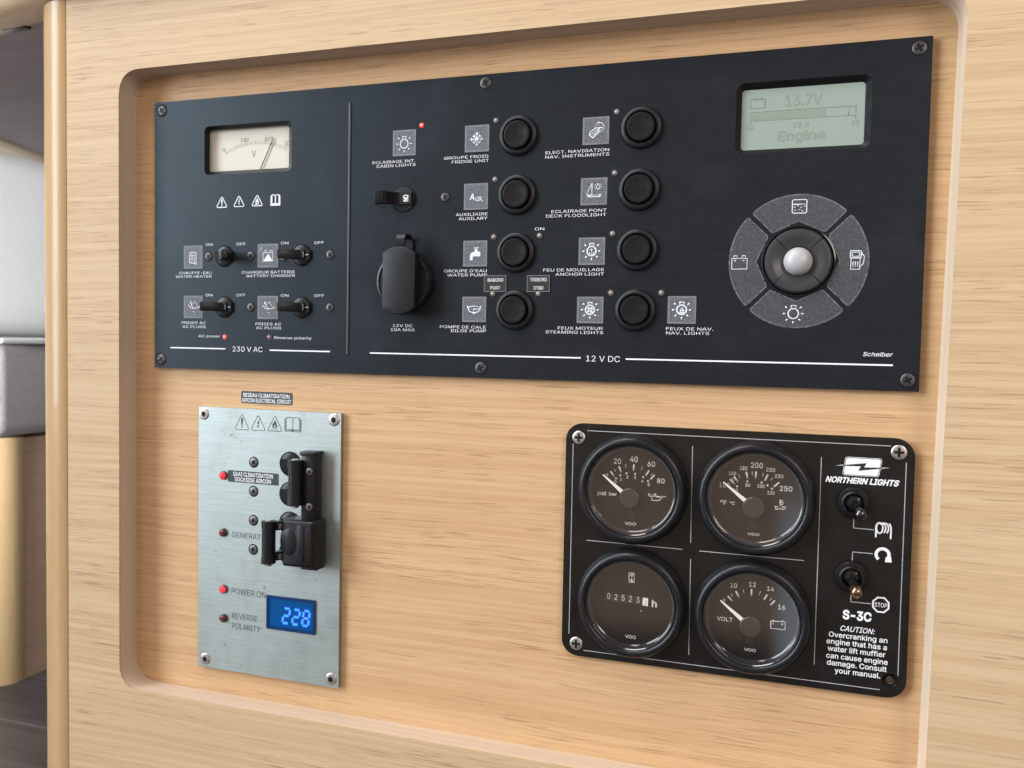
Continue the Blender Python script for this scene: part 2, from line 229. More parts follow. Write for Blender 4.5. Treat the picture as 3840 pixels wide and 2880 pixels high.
# letter outlines: character -> (advance, closed outlines as x, y, x, y ...) in thousandths of the type size
GLYPHS = {
' ': (188, []),
"'": (206, [[78,318,70,509,136,509,128,318]]),
',': (188, [[38,-119,68,71,137,71,84,-119]]),
'-': (453, [[337,244,337,188,114,188,114,244]]),
'.': (188, [[95,-4,78,-1,63,9,53,24,50,41,53,59,63,73,78,83,95,87,113,83,128,73,138,59,141,41,138,24,128,9,113,-1]]),
'0': (453, [[227,-7,174,1,130,24,95,62,69,113,53,178,48,254,53,330,69,395,95,447,130,484,174,508,227,516,279,508,323,484,358,447,384,395,400,330,405,254,400,178,384,113,359,62,323,24,279,1],[227,50,261,56,290,74,313,103,330,144,340,194,344,254,340,314,330,365,313,405,290,435,261,453,227,460,192,453,163,435,140,405,123,365,113,314,109,254,113,194,123,144,140,103,163,74,192,56]]),
'1': (453, [[76,0,76,55,391,55,391,0],[276,509,276,0,212,0,212,448,209,448,86,358,86,427,198,509]]),
'2': (453, [[64,0,64,47,234,229,282,282,311,327,320,371,317,397,308,419,293,436,273,449,224,460,196,457,172,447,153,433,139,413,130,390,127,362,66,362,71,405,86,442,111,473,143,496,182,511,225,516,268,511,306,497,337,474,361,445,376,411,381,372,371,318,336,259,267,180,153,60,153,57,389,57,389,0]]),
'3': (453, [[218,-7,173,-3,133,10,98,30,70,57,52,91,44,132,109,132,115,107,126,87,144,71,165,59,219,50,275,61,297,74,315,93,325,116,329,145,326,172,316,196,299,217,275,234,242,244,201,248,157,248,157,299,288,448,288,452,70,452,70,509,372,509,372,461,211,278,211,289,264,288,308,276,344,253,371,222,387,186,393,145,387,103,370,66,344,36,309,12,266,-2]]),
'4': (453, [[40,105,40,158,247,509,311,509,109,166,109,163,413,163,413,105],[282,0,282,121,282,146,282,318,343,318,343,0]]),
'5': (453, [[221,-7,178,-2,140,11,108,32,83,60,66,93,60,130,122,130,127,108,138,89,173,60,221,50,250,53,276,64,298,82,314,104,324,131,328,162,324,193,314,221,297,244,275,262,248,273,218,277,167,268,128,246,67,253,96,509,366,509,366,452,151,452,134,301,136,301,178,325,229,334,263,330,294,321,321,306,345,285,364,260,379,231,388,199,391,163,385,117,369,76,343,41,309,15,268,-1]]),
'6': (453, [[226,-7,182,-1,142,15,109,40,84,74,69,115,64,162,68,199,80,239,137,340,252,509,322,509,151,261,145,261,165,288,196,307,235,314,278,309,316,295,346,271,370,240,384,201,389,157,384,112,368,73,343,39,310,14,271,-2],[226,48,254,52,279,63,299,79,314,101,324,128,327,157,324,187,314,213,299,235,279,251,254,262,226,265,198,262,174,252,153,235,138,214,128,188,125,158,128,128,138,102,153,79,174,63,198,52]]),
'7': (453, [[97,0,323,448,323,452,62,452,62,509,391,509,391,449,165,0]]),
'8': (453, [[226,-7,178,-2,136,11,101,33,74,62,57,96,52,135,55,166,65,195,81,220,101,241,125,256,153,265,153,267,119,282,93,308,76,342,70,380,75,417,90,450,114,477,146,498,184,511,226,516,269,511,306,498,337,477,361,450,377,417,382,380,376,342,359,308,333,282,300,267,300,265,327,256,351,241,372,220,387,195,397,166,401,135,395,96,378,62,352,33,317,11,275,-2],[226,49,258,52,285,60,307,74,323,91,333,113,337,139,333,165,322,189,305,208,283,223,256,232,226,235,196,232,169,223,147,208,130,189,119,165,115,139,119,113,129,91,145,74,167,60,195,52],[226,290,274,300,293,313,307,330,316,351,319,376,316,399,308,420,294,437,275,449,226,460,177,449,159,437,145,420,136,399,133,376,136,351,145,330,159,313,178,300]]),
'9': (453, [[226,516,271,510,310,494,343,468,368,434,384,393,389,347,385,309,373,270,315,168,200,0,130,0,301,248,307,248,287,221,257,202,218,195,175,199,137,214,106,237,83,269,68,307,64,352,69,397,85,436,110,469,143,494,182,510],[226,460,199,457,174,446,154,429,138,407,129,381,125,352,129,322,138,295,154,274,174,257,199,247,226,243,254,247,279,257,299,273,314,295,324,321,327,350,324,381,314,407,299,429,279,446,254,457]]),
':': (188, [[95,-4,78,-1,63,9,53,24,50,41,53,59,63,73,78,83,95,87,113,83,128,73,138,59,141,41,138,24,128,9,113,-1],[95,271,78,274,63,284,53,299,50,316,53,334,63,349,78,359,95,362,113,359,128,349,138,334,141,316,138,299,128,284,113,274]]),
'A': (480, [[16,0,201,509,276,509,463,0,395,0,287,302,264,372,232,478,245,478,213,371,191,302,85,0],[110,142,110,199,370,199,370,142]]),
'B': (456, [[60,0,60,509,241,509,289,504,329,491,359,469,381,442,394,410,398,374,395,344,387,320,356,286,315,267,315,262,339,257,363,245,385,227,402,203,414,173,418,136,413,100,400,67,377,39,344,18,301,4,247,0],[125,57,245,57,296,63,330,80,349,105,355,137,352,161,342,184,327,203,306,218,279,228,248,231,125,231],[125,285,238,285,288,296,308,309,323,326,333,348,336,372,330,403,313,429,283,446,240,452,125,452]]),
'C': (510, [[267,-7,205,1,150,25,104,63,70,115,48,179,40,254,48,329,70,393,104,445,150,484,205,508,267,516,340,504,373,490,402,471,427,447,448,418,463,385,473,348,408,348,389,395,357,428,315,449,267,456,223,450,184,432,150,403,125,364,109,314,103,254,109,194,125,145,151,105,184,76,223,59,267,53,315,60,357,81,389,114,408,160,473,160,463,124,448,91,428,62,402,38,373,19,341,5,305,-4]]),
'D': (502, [[219,0,96,0,96,57,215,57,272,63,318,81,354,110,379,149,394,198,399,255,394,312,379,361,354,399,320,428,275,446,221,452,93,452,93,509,225,509,294,501,353,478,399,441,433,391,455,329,462,255,455,181,433,119,398,68,351,31,291,8],[125,509,125,0,60,0,60,509]]),
'E': (419, [[60,0,60,509,372,509,372,452,125,452,125,286,355,286,355,229,125,229,125,57,375,57,375,0]]),
'F': (410, [[60,0,60,509,369,509,369,452,125,452,125,278,346,278,346,221,125,221,125,0]]),
'G': (520, [[269,-7,205,1,149,25,104,64,69,116,47,179,40,254,47,329,69,393,103,445,149,484,203,508,265,516,304,513,340,504,374,489,403,469,429,445,449,416,465,384,474,349,408,349,387,393,356,427,315,448,265,456,222,450,183,432,150,404,125,364,109,314,103,254,109,194,125,145,151,105,184,76,224,59,269,53,309,57,345,71,374,93,396,123,410,160,415,202,434,199,283,199,283,256,478,256,478,200,471,141,451,91,419,50,377,19,326,0]]),
'H': (517, [[60,0,60,509,125,509,125,289,392,289,392,509,457,509,457,0,392,0,392,232,125,232,125,0]]),
'I': (300, [[31,0,31,57,118,57,118,452,31,452,31,509,269,509,269,452,183,452,183,57,269,57,269,0]]),
'J': (396, [[185,-7,124,3,75,33,44,81,33,145,33,173,98,173,98,145,104,104,122,74,149,56,185,50,220,56,248,74,266,104,272,145,272,509,336,509,336,145,326,81,294,33,246,3]]),
'K': (467, [[104,145,104,216,139,261,174,303,212,344,364,509,448,509,231,276,228,276],[60,0,60,509,125,509,125,334,124,225,125,193,125,0],[372,0,188,259,228,309,449,0]]),
'L': (393, [[60,0,60,509,125,509,125,57,361,57,361,0]]),
'M': (628, [[60,0,60,509,152,509,277,187,287,159,299,123,311,84,322,49,307,49,318,83,330,121,342,158,352,187,476,509,568,509,568,0,504,0,504,291,504,327,505,369,506,413,507,457,513,457,498,409,482,363,467,322,456,291,342,0,286,0,170,291,159,321,145,361,129,408,112,457,119,457,120,416,121,372,122,328,122,291,122,0]]),
'N': (523, [[60,0,60,509,136,509,343,183,363,151,388,107,414,55,405,54,401,108,399,157,399,195,399,509,463,509,463,0,387,0,202,290,177,331,148,381,108,452,119,454,122,384,124,328,125,291,125,0]]),
'O': (533, [[267,-7,205,1,150,25,105,63,70,115,48,179,40,254,48,329,70,393,105,445,150,484,205,508,267,516,329,508,384,484,429,445,464,393,486,329,493,254,486,179,464,115,429,63,384,25,329,1],[267,53,310,59,349,76,383,105,408,144,425,194,430,254,425,314,408,365,383,404,349,433,310,450,267,456,223,450,184,433,151,404,125,364,109,314,103,254,109,194,125,144,151,105,184,76,223,59]]),
'P': (445, [[60,0,60,509,235,509,289,503,332,487,366,462,390,430,404,391,409,348,404,304,390,265,366,233,332,207,289,191,235,186,109,186,109,242,233,242,269,246,297,256,318,272,333,294,342,319,344,348,342,376,333,402,318,423,297,439,268,449,232,452,125,452,125,0]]),
'Q': (533, [[245,159,313,159,369,85,384,65,468,-48,401,-48,346,27,331,46],[267,-7,205,1,150,25,105,63,70,115,48,179,40,254,48,329,70,393,105,445,150,484,205,508,267,516,329,508,384,484,429,445,464,393,486,329,493,254,486,179,464,115,429,63,384,25,329,1],[267,53,310,59,349,76,383,105,408,144,425,194,430,254,425,314,408,365,383,404,349,433,310,450,267,456,223,450,184,433,151,404,125,364,109,314,103,254,109,194,125,144,151,105,184,76,223,59]]),
'R': (449, [[60,0,60,509,236,509,290,504,333,489,367,465,390,433,405,395,409,352,405,309,390,271,367,240,333,217,289,203,236,198,96,198,96,255,234,255,269,258,298,267,319,281,334,300,342,324,345,352,342,380,334,405,319,425,298,440,269,449,233,452,125,452,125,0],[353,0,230,229,303,229,428,0]]),
'S': (447, [[224,-9,172,-4,128,9,91,31,64,60,46,96,38,137,104,137,110,110,123,88,142,71,166,59,224,49,257,52,286,60,311,74,329,92,341,114,346,139,342,161,332,179,296,205,245,222,184,239,128,260,86,289,60,326,52,372,58,413,75,448,102,476,138,498,180,511,227,516,275,511,316,498,351,476,377,449,394,415,401,378,337,378,326,412,302,437,267,453,225,459,194,456,167,448,145,435,129,418,118,398,115,376,119,352,131,334,169,308,212,293,264,279,312,264,359,238,395,198,405,171,408,139,403,99,386,64,360,34,323,11,278,-4]]),
'T': (449, [[32,452,32,509,417,509,417,452,257,452,257,0,193,0,193,452]]),
'U': (517, [[259,-8,203,-2,154,15,114,43,85,80,66,124,60,173,60,509,124,509,124,178,128,144,141,113,160,87,187,68,220,56,259,52,298,56,331,68,357,87,377,113,389,144,393,178,393,509,457,509,457,173,451,124,433,80,403,43,363,15,315,-2]]),
'V': (480, [[204,0,16,509,84,509,192,206,215,137,248,31,235,31,267,138,290,206,395,509,463,509,278,0]]),
'W': (686, [[155,0,16,509,82,509,163,196,175,145,187,94,197,40,189,40,200,94,211,145,224,196,306,509,380,509,462,196,474,145,486,94,497,40,488,40,499,94,510,145,523,196,603,509,670,509,530,0,455,0,368,323,351,391,336,475,350,475,335,395,318,323,230,0]]),
'X': (474, [[18,0,217,284,217,236,29,509,104,509,178,400,204,361,223,329,243,292,232,292,252,329,272,361,298,400,374,509,446,509,259,239,259,287,456,0,382,0,292,129,268,165,250,195,230,231,244,231,225,196,206,166,182,129,91,0]]),
'Y': (472, [[203,0,203,208,16,509,91,509,192,344,222,292,250,230,224,230,251,293,280,344,381,509,455,509,268,208,268,0]]),
'Z': (438, [[42,0,42,46,273,385,306,431,341,476,348,454,285,452,223,452,40,452,40,509,397,509,397,462,169,129,134,81,97,33,90,54,152,57,214,57,399,57,399,0]]),
'a': (389, [[160,-9,126,-5,94,5,68,22,48,45,35,73,30,108,34,138,43,161,58,179,78,193,125,211,178,220,234,227,265,235,273,243,276,255,276,257,267,297,240,322,196,331,149,322,118,301,100,274,41,291,57,322,79,346,104,364,133,375,194,384,239,379,286,360,306,343,322,320,333,290,337,251,337,0,277,0,277,52,272,52,252,25,215,1],[170,45,202,49,228,59,248,74,263,93,272,115,276,138,276,190,259,182,231,176,200,171,175,168,134,159,103,139,95,124,92,105,102,72,130,52]]),
'b': (424, [[229,-8,198,-5,172,4,138,31,118,59,112,59,112,0,53,0,53,509,114,509,114,319,118,319,137,346,171,373,197,381,229,384,274,378,313,361,345,332,370,293,385,245,390,189,385,133,370,84,346,45,313,16,274,-2],[220,47,253,51,279,66,301,88,316,117,325,151,328,189,325,227,316,261,301,290,280,311,253,325,220,330,188,325,161,312,140,291,125,263,116,229,113,189,116,150,125,115,140,86,162,65,188,51]]),
'c': (396, [[207,-8,159,-2,117,16,82,46,56,85,40,133,34,187,40,243,56,291,82,330,117,360,159,378,207,384,260,377,305,356,340,322,362,277,303,262,290,289,270,311,242,325,207,330,173,325,145,310,124,287,108,258,99,224,96,187,99,151,108,117,124,89,145,66,173,51,207,46,243,52,271,66,292,89,304,117,363,102,341,56,306,21,261,-1]]),
'd': (424, [[195,-8,151,-2,111,16,79,45,55,84,39,133,34,189,39,245,55,293,79,332,112,361,151,378,196,384,228,381,253,373,287,346,306,319,311,319,311,509,372,509,372,0,313,0,313,59,307,59,287,31,252,4,227,-5],[205,47,236,51,263,65,284,86,299,115,309,150,312,189,309,229,300,263,284,291,263,312,237,325,205,330,172,325,145,311,124,290,108,261,99,227,96,189,99,151,109,117,124,88,145,66,172,51]]),
'e': (404, [[212,-8,161,-2,117,16,82,46,56,85,40,132,34,187,39,242,55,290,81,329,115,359,157,378,205,384,266,374,294,361,319,341,341,315,357,282,368,242,371,194,371,169,75,169,75,221,338,221,310,202,307,237,298,269,283,294,263,314,237,326,205,330,173,326,146,313,125,294,109,270,99,241,96,211,96,178,100,139,110,106,128,80,151,61,179,50,212,46,254,53,285,73,306,105,365,91,353,63,335,39,311,19,283,4,249,-5]]),
'f': (254, [[228,379,228,327,6,327,6,379],[81,0,81,432,84,461,96,486,113,505,135,519,187,530,222,527,243,521,227,468,215,472,195,474,171,470,154,460,145,443,142,419,142,0]]),
'g': (425, [[207,-151,168,-148,134,-140,82,-110,51,-69,101,-41,122,-66,154,-88,207,-97,249,-92,282,-75,304,-47,311,-6,311,68,306,68,287,41,252,16,227,8,195,5,152,10,113,27,80,53,55,90,39,136,34,191,39,246,55,293,80,332,112,361,152,378,196,384,228,382,253,373,288,346,308,319,313,319,313,379,372,379,372,-9,367,-54,350,-90,324,-117,291,-136,251,-147],[205,59,237,63,264,75,285,95,300,121,309,154,312,193,309,231,300,264,285,291,264,312,237,325,205,330,172,325,145,312,124,290,109,262,99,229,96,193,99,155,109,123,124,96,145,76,172,63]]),
'h': (410, [[114,227,114,0,53,0,53,509,114,509,114,287,102,287,124,332,152,362,187,379,227,384,264,380,295,369,321,349,341,321,353,285,357,240,357,0,296,0,296,235,290,275,273,304,246,323,210,329,184,326,161,317,141,303,126,283,117,257]]),
'i': (167, [[53,0,53,379,114,379,114,0],[84,443,67,446,54,455,44,468,41,483,44,499,54,512,67,521,84,524,100,521,114,512,123,499,126,483,123,468,114,455,100,446]]),
'k': (381, [[110,137,110,212,121,212,284,379,360,379,184,199,177,199],[53,0,53,509,114,509,114,0],[294,0,148,186,191,229,372,0]]),
'l': (189, [[139,-2,101,3,74,20,58,47,53,84,53,509,114,509,114,99,120,62,130,54,146,52,160,53,170,54,181,3,162,-1]]),
'm': (610, [[53,0,53,379,112,379,112,295,108,295,118,323,132,346,172,376,219,386,257,380,287,361,309,331,321,295,312,295,322,321,337,343,381,375,437,386,468,383,497,372,522,354,541,328,553,296,557,255,557,0,496,0,496,254,490,289,473,313,447,326,419,330,395,328,374,320,345,290,335,247,335,0,274,0,274,260,269,288,253,311,229,326,199,330,158,320,140,307,126,289,117,266,114,238,114,0]]),
'n': (410, [[114,227,114,0,53,0,53,379,112,379,112,287,102,287,124,332,152,362,187,379,227,384,264,380,295,369,321,349,341,321,353,285,357,240,357,0,296,0,296,235,290,275,273,304,246,323,210,329,184,326,161,317,141,303,126,283,117,257]]),
'o': (415, [[207,-8,159,-2,117,16,82,46,56,85,40,133,34,187,40,243,56,291,82,330,117,360,159,378,207,384,256,378,299,360,333,330,359,291,376,243,381,187,376,133,359,85,333,46,299,16,256,-2],[207,46,242,51,270,66,292,89,307,117,316,151,319,187,316,224,307,258,292,287,270,310,242,325,207,330,173,325,145,310,124,287,108,258,99,224,96,187,99,151,108,117,124,89,145,66,173,51]]),
'p': (424, [[53,-143,53,379,112,379,112,319,118,319,137,346,171,373,197,381,229,384,274,378,313,361,345,332,370,293,385,245,390,189,385,133,370,84,346,45,313,16,274,-2,229,-8,198,-5,173,4,138,31,118,59,114,59,114,-143],[220,47,253,51,279,66,301,88,316,117,325,151,328,189,325,227,316,261,301,290,280,311,253,325,220,330,188,325,161,312,140,291,125,263,116,229,113,189,116,150,125,115,140,86,162,65,188,51]]),
'r': (259, [[53,0,53,379,112,379,112,321,115,321,130,347,152,367,181,380,213,385,229,384,243,384,243,322,230,324,207,326,182,323,159,315,140,301,126,284,117,262,114,237,114,0]]),
's': (365, [[182,-8,145,-5,112,3,84,18,62,38,45,63,36,94,94,107,105,79,124,60,150,49,181,45,217,50,244,62,262,81,268,103,265,121,254,136,237,147,212,155,149,170,104,186,72,208,53,237,47,274,51,305,65,332,87,354,115,370,149,381,187,384,223,381,254,372,279,358,299,339,324,290,268,277,258,298,243,316,219,328,187,333,156,329,131,317,114,299,109,277,112,258,124,243,172,223,229,209,275,194,306,171,325,142,331,107,326,75,312,47,290,24,260,6,223,-5]]),
't': (227, [[204,379,204,327,6,327,6,379],[65,471,126,471,126,98,128,76,136,61,150,53,170,50,185,51,202,54,213,2,192,-3,168,-4,125,2,92,21,72,52,65,93]]),
'u': (410, [[182,-5,146,-1,115,11,89,31,69,59,57,95,53,139,53,379,114,379,114,144,119,105,137,75,164,56,200,50,226,53,249,62,268,77,283,97,293,122,296,153,296,379,357,379,357,0,298,0,298,92,307,92,286,47,257,17,222,0]]),
'v': (389, [[163,0,17,379,84,379,165,155,187,87,206,21,184,21,203,87,224,155,305,379,371,379,226,0]]),
'w': (567, [[138,0,23,379,87,379,133,214,154,137,175,41,165,41,186,135,206,214,252,379,316,379,362,214,382,136,402,41,391,41,413,135,434,214,480,379,545,379,429,0,368,0,319,172,305,225,291,280,277,338,291,338,277,280,263,225,248,172,199,0]]),
'y': (389, [[47,-139,61,-86,71,-87,104,-89,130,-74,151,-36,163,-1,17,379,84,379,165,155,187,87,206,21,184,21,202,87,224,155,305,379,371,379,204,-58,177,-107,139,-136,91,-145,65,-143]]),
'°': (316, [[158,283,128,287,101,298,77,316,59,340,47,367,43,397,47,428,59,455,77,479,101,497,128,509,158,513,188,509,216,497,239,479,257,455,269,428,273,397,269,367,257,340,239,316,216,298,188,287],[158,334,190,343,213,366,222,397,213,430,190,453,158,462,126,453,103,430,95,397,103,366,126,343]]),
}

# ------------------------------------------------------------------ builders
# shapes are drawn in millimetres in the panel frame: x right, y up (0 = top edge of the big panel), h towards the room (0 = panel faces)
MAP = Matrix(((.001, 0, 0, 0), (0, 0, -.001, 0), (0, .001, 0, 0), (0, 0, 0, 1)))
ZTOP = .590
LOC = {}
def link(o, parent, loc):
    COL.objects.link(o); LOC[o.name] = Vector(loc)
    if parent is None: o.location = MAP @ Vector(loc) + Vector((0, 0, ZTOP))
    else: o.parent = parent; o.location = MAP @ (Vector(loc) - LOC[parent.name])
    return o
def empty(name, loc, label, cat, group=None):
    o = bpy.data.objects.new(name, None); o.empty_display_size = .02; link(o, None, loc); tag(o, label, cat, group); return o
def tag(o, label=None, cat=None, group=None, kind=None):
    for k, v in (('label', label), ('category', cat), ('group', group), ('kind', kind)):
        if v: o[k] = v
    return o
def dup(o, loc, parent, label=None):
    c = o.copy(); COL.objects.link(c); LOC[c.name] = Vector(loc); c.parent = parent; c.location = MAP @ (Vector(loc) - LOC[parent.name])
    if label: c['label'] = label
    for ch in o.children:
        d = ch.copy(); COL.objects.link(d); d.parent = c; LOC[d.name] = LOC[ch.name] - LOC[o.name] + Vector(loc)
    return c
_glyphs = {}
def glyph(c, bold):
    """one letter at type size 1: (advance, points, triangles); overlapping strokes of a letter are merged (non-zero winding)"""
    if (c, bold) in _glyphs: return _glyphs[c, bold]
    adv, gl = GLYPHS[c]; loops = []
    for f in gl:
        p = [Vector((f[i] / 1000, f[i + 1] / 1000)) for i in range(0, len(f), 2)]; p = [p[i] for i in range(len(p)) if (p[i] - p[i - 1]).length > 1e-6]; n = len(p); q = []
        for i in range(n):
            d0 = (p[i] - p[i - 1]).normalized(); d1 = (p[(i + 1) % n] - p[i]).normalized(); nn = Vector((-d0.y - d1.y, d0.x + d1.x)); k = nn.length
            q.append(p[i] + (nn / k * bold * min(1.6, 2 / max(k, .5)) if k > 1e-6 else Vector((0, 0))))
        loops.append(q)
    vs_ = []; es = []
    for q in loops: o = len(vs_); vs_ += q; es += [(o + i, o + (i + 1) % len(q)) for i in range(len(q))]
    if not vs_: _glyphs[c, bold] = (adv / 1000, [], []); return _glyphs[c, bold]
    ov, _, of, _, _, _ = delaunay_2d_cdt(vs_, es, [], 0, 1e-6)
    def winding(x, y):
        w_ = 0
        for q in loops:
            for i in range(len(q)):
                a_, b_ = q[i - 1], q[i]
                if (a_.y <= y) != (b_.y <= y):
                    t = a_.x + (y - a_.y) / (b_.y - a_.y) * (b_.x - a_.x)
                    if t > x: w_ += 1 if b_.y > a_.y else -1
        return w_
    tris = [tuple(f) for f in of if winding(sum(ov[i].x for i in f) / len(f), sum(ov[i].y for i in f) / len(f))]
    _glyphs[c, bold] = (adv / 1000, [(v.x, v.y) for v in ov], tris); return _glyphs[c, bold]
CAP = max(GLYPHS['H'][1][0][1::2]) / 1000
def rrect(x0, y0, x1, y1, r, n=6):
    if x0 > x1: x0, x1 = x1, x0
    if y0 > y1: y0, y1 = y1, y0
    if r <= 0: return [(x0, y0), (x1, y0), (x1, y1), (x0, y1)]
    p = []
    for cx, cy, a in ((x1 - r, y0 + r, -90), (x1 - r, y1 - r, 0), (x0 + r, y1 - r, 90), (x0 + r, y0 + r, 180)):
        for k in range(n + 1):
            t = math.radians(a + 90 * k / n); p.append((cx + r * math.cos(t), cy + r * math.sin(t)))
    return p
def rpoly(pts, r, n=6):
    """counter-clockwise polygon with rounded corners"""
    out = []; m = len(pts)
    for i in range(m):
        a, b, c = Vector(pts[i - 1]), Vector(pts[i]), Vector(pts[(i + 1) % m]); u = (a - b).normalized(); v = (c - b).normalized()
        ang = u.angle(v); d = r / math.tan(ang / 2); d = min(d, .48 * (a - b).length, .48 * (c - b).length); p0 = b + u * d; p1 = b + v * d
        for k in range(n + 1):
            t = k / n; q = (1 - t) ** 2 * p0 + 2 * t * (1 - t) * b + t * t * p1; out.append((q.x, q.y))
    return out
def circ(cx, cy, r, n=40, a0=0., a1=360.):
    full = abs(a1 - a0) >= 360
    return [(cx + r * math.cos(math.radians(a0 + (a1 - a0) * k / (n if full else n - 1))), cy + r * math.sin(math.radians(a0 + (a1 - a0) * k / (n if full else n - 1)))) for k in range(n)]
class MB:
    def __init__(s): s.bm = bmesh.new()
    def mesh(s, me, mt=None):
        if mt is not None: me.transform(mt)
        s.bm.from_mesh(me); bpy.data.meshes.remove(me); return s
    def fill2d(s, loops, z, ext=0., bevel=0., bres=2, mode='BOTH'):
        K = 60.   # the curve filler welds close points, so outlines are filled enlarged and shrunk back
        cu = bpy.data.curves.new('c', 'CURVE'); cu.dimensions = '2D'; cu.fill_mode = mode
        for lp in loops:
            sp = cu.splines.new('POLY'); sp.points.add(len(lp) - 1); sp.use_cyclic_u = True
            for q, (x, y) in zip(sp.points, lp): q.co = (x * K, y * K, 0, 1)
        cu.extrude = ext * K; cu.bevel_depth = bevel * K; cu.bevel_resolution = bres; cu.offset = -bevel * K
        ob = bpy.data.objects.new('c', cu); me = bpy.data.meshes.new_from_object(ob); bpy.data.objects.remove(ob); bpy.data.curves.remove(cu)
        if mode == 'FRONT' and me.polygons and me.polygons[0].normal.z < 0: me.flip_normals()
        return s.mesh(me, Matrix.Translation((0, 0, z)) @ Matrix.Scale(1 / K, 4))
    def plate(s, loops, h0, h1, bevel=0., bres=2): return s.fill2d(loops, (h0 + h1) / 2, max((h1 - h0) / 2 - bevel, 0), bevel, bres)
    def flat(s, loops, h): return s.fill2d(loops, h, mode='FRONT')
    def stroke(s, pts, w, h, closed=False):
        cu = bpy.data.curves.new('c', 'CURVE'); cu.dimensions = '3D'; cu.fill_mode = 'FULL'; cu.bevel_depth = w / 2; cu.bevel_resolution = 1; cu.use_fill_caps = True
        sp = cu.splines.new('POLY'); sp.points.add(len(pts) - 1); sp.use_cyclic_u = closed
        for q, p in zip(sp.points, pts): q.co = (p[0], p[1], 0, 1)
        ob = bpy.data.objects.new('c', cu); me = bpy.data.meshes.new_from_object(ob); bpy.data.objects.remove(ob); bpy.data.curves.remove(cu)
        return s.mesh(me, Matrix.Translation((0, 0, h)) @ Matrix.Diagonal((1, 1, .12, 1)))
    def tube(s, pts, r, taper=None):
        cu = bpy.data.curves.new('c', 'CURVE'); cu.dimensions = '3D'; cu.fill_mode = 'FULL'; cu.bevel_depth = r; cu.bevel_resolution = 4; cu.use_fill_caps = True
        sp = cu.splines.new('POLY'); sp.points.add(len(pts) - 1)
        for i, (q, p) in enumerate(zip(sp.points, pts)): q.co = (*p, 1); q.radius = taper[i] if taper else 1
        ob = bpy.data.objects.new('c', cu); me = bpy.data.meshes.new_from_object(ob); bpy.data.objects.remove(ob); bpy.data.curves.remove(cu)
        return s.mesh(me)
    def text(s, t, x0, x1, yb, cap, h, bold=0., shear=0., rot=None):
        row = []; x = 0.
        for c in t: g_ = glyph(c, bold); row.append((x, g_[1], g_[2])); x += g_[0]
        xs = [ox + p[0] for ox, ps_, tr in row for f in tr for p in (ps_[i] for i in f)]; a, b = min(xs), max(xs); ky = cap / CAP; kx = (x1 - x0 - shear * cap) / (b - a)
        for ox, ps_, tr in row:
            vs_ = {}
            for f in tr:
                fv = []
                for i in f:
                    if i not in vs_:
                        p = Vector((x0 + (ox + ps_[i][0] - a) * kx + shear * ky * ps_[i][1], yb + ky * ps_[i][1], h)); vs_[i] = s.bm.verts.new(rot @ p if rot is not None else p)
                    fv.append(vs_[i])
                s.bm.faces.new(fv)
        return s
    def lathe(s, prof, cx=0, cy=0, n=40, h=0.):
        bm = s.bm; rings = []
        for r, z in prof:
            if r < 1e-6: rings.append([bm.verts.new((cx, cy, z + h))])
            else: rings.append([bm.verts.new((cx + r * math.cos(2 * math.pi * k / n), cy + r * math.sin(2 * math.pi * k / n), z + h)) for k in range(n)])
        for a, b in zip(rings, rings[1:]):
            for k in range(n):
                k2 = (k + 1) % n
                if len(a) == 1 and len(b) == 1: continue
                if len(a) == 1: bm.faces.new((a[0], b[k2], b[k]))
                elif len(b) == 1: bm.faces.new((a[k], a[k2], b[0]))
                else: bm.faces.new((a[k], a[k2], b[k2], b[k]))
        return s
    def box(s, c, d, rot=None, bevel=0., seg=2):
        b2 = bmesh.new(); bmesh.ops.create_cube(b2, size=1); bmesh.ops.scale(b2, vec=d, verts=b2.verts)
        if bevel: bmesh.ops.bevel(b2, geom=b2.edges[:], offset=bevel, segments=seg, profile=.5, affect='EDGES')
        if rot is not None: bmesh.ops.transform(b2, matrix=rot, verts=b2.verts)
        bmesh.ops.translate(b2, vec=c, verts=b2.verts)
        me = bpy.data.meshes.new('b'); b2.to_mesh(me); b2.free(); return s.mesh(me)
    def prism(s, prof, x0, x1, bevel=0.):
        """profile in (y, h), drawn out along x"""
        bm = s.bm; a = [bm.verts.new((x0, y, h)) for y, h in prof]; b = [bm.verts.new((x1, y, h)) for y, h in prof]; n = len(prof)
        for k in range(n): bm.faces.new((a[k], a[(k + 1) % n], b[(k + 1) % n], b[k]))
        bm.faces.new(a[::-1]); bm.faces.new(b); return s
    def build(s, name, m, parent, loc=None, smooth=35, label=None):
        loc = Vector(loc) if loc is not None else (LOC[parent.name] if parent else Vector((0, 0, 0)))
        bm = s.bm; bmesh.ops.remove_doubles(bm, verts=bm.verts, dist=1e-4)
        me = bpy.data.meshes.new(name)
        bmesh.ops.translate(bm, vec=-loc, verts=bm.verts); bmesh.ops.transform(bm, matrix=MAP, verts=bm.verts)
        bm.to_mesh(me); bm.free()
        if smooth:
            me.shade_smooth(); me.set_sharp_from_angle(angle=math.radians(smooth))
        me.materials.append(M[m]); o = bpy.data.objects.new(name, me); link(o, parent, loc)
        if label: o['label'] = label
        return o
def recalc(mb): bmesh.ops.recalc_face_normals(mb.bm, faces=mb.bm.faces); return mb

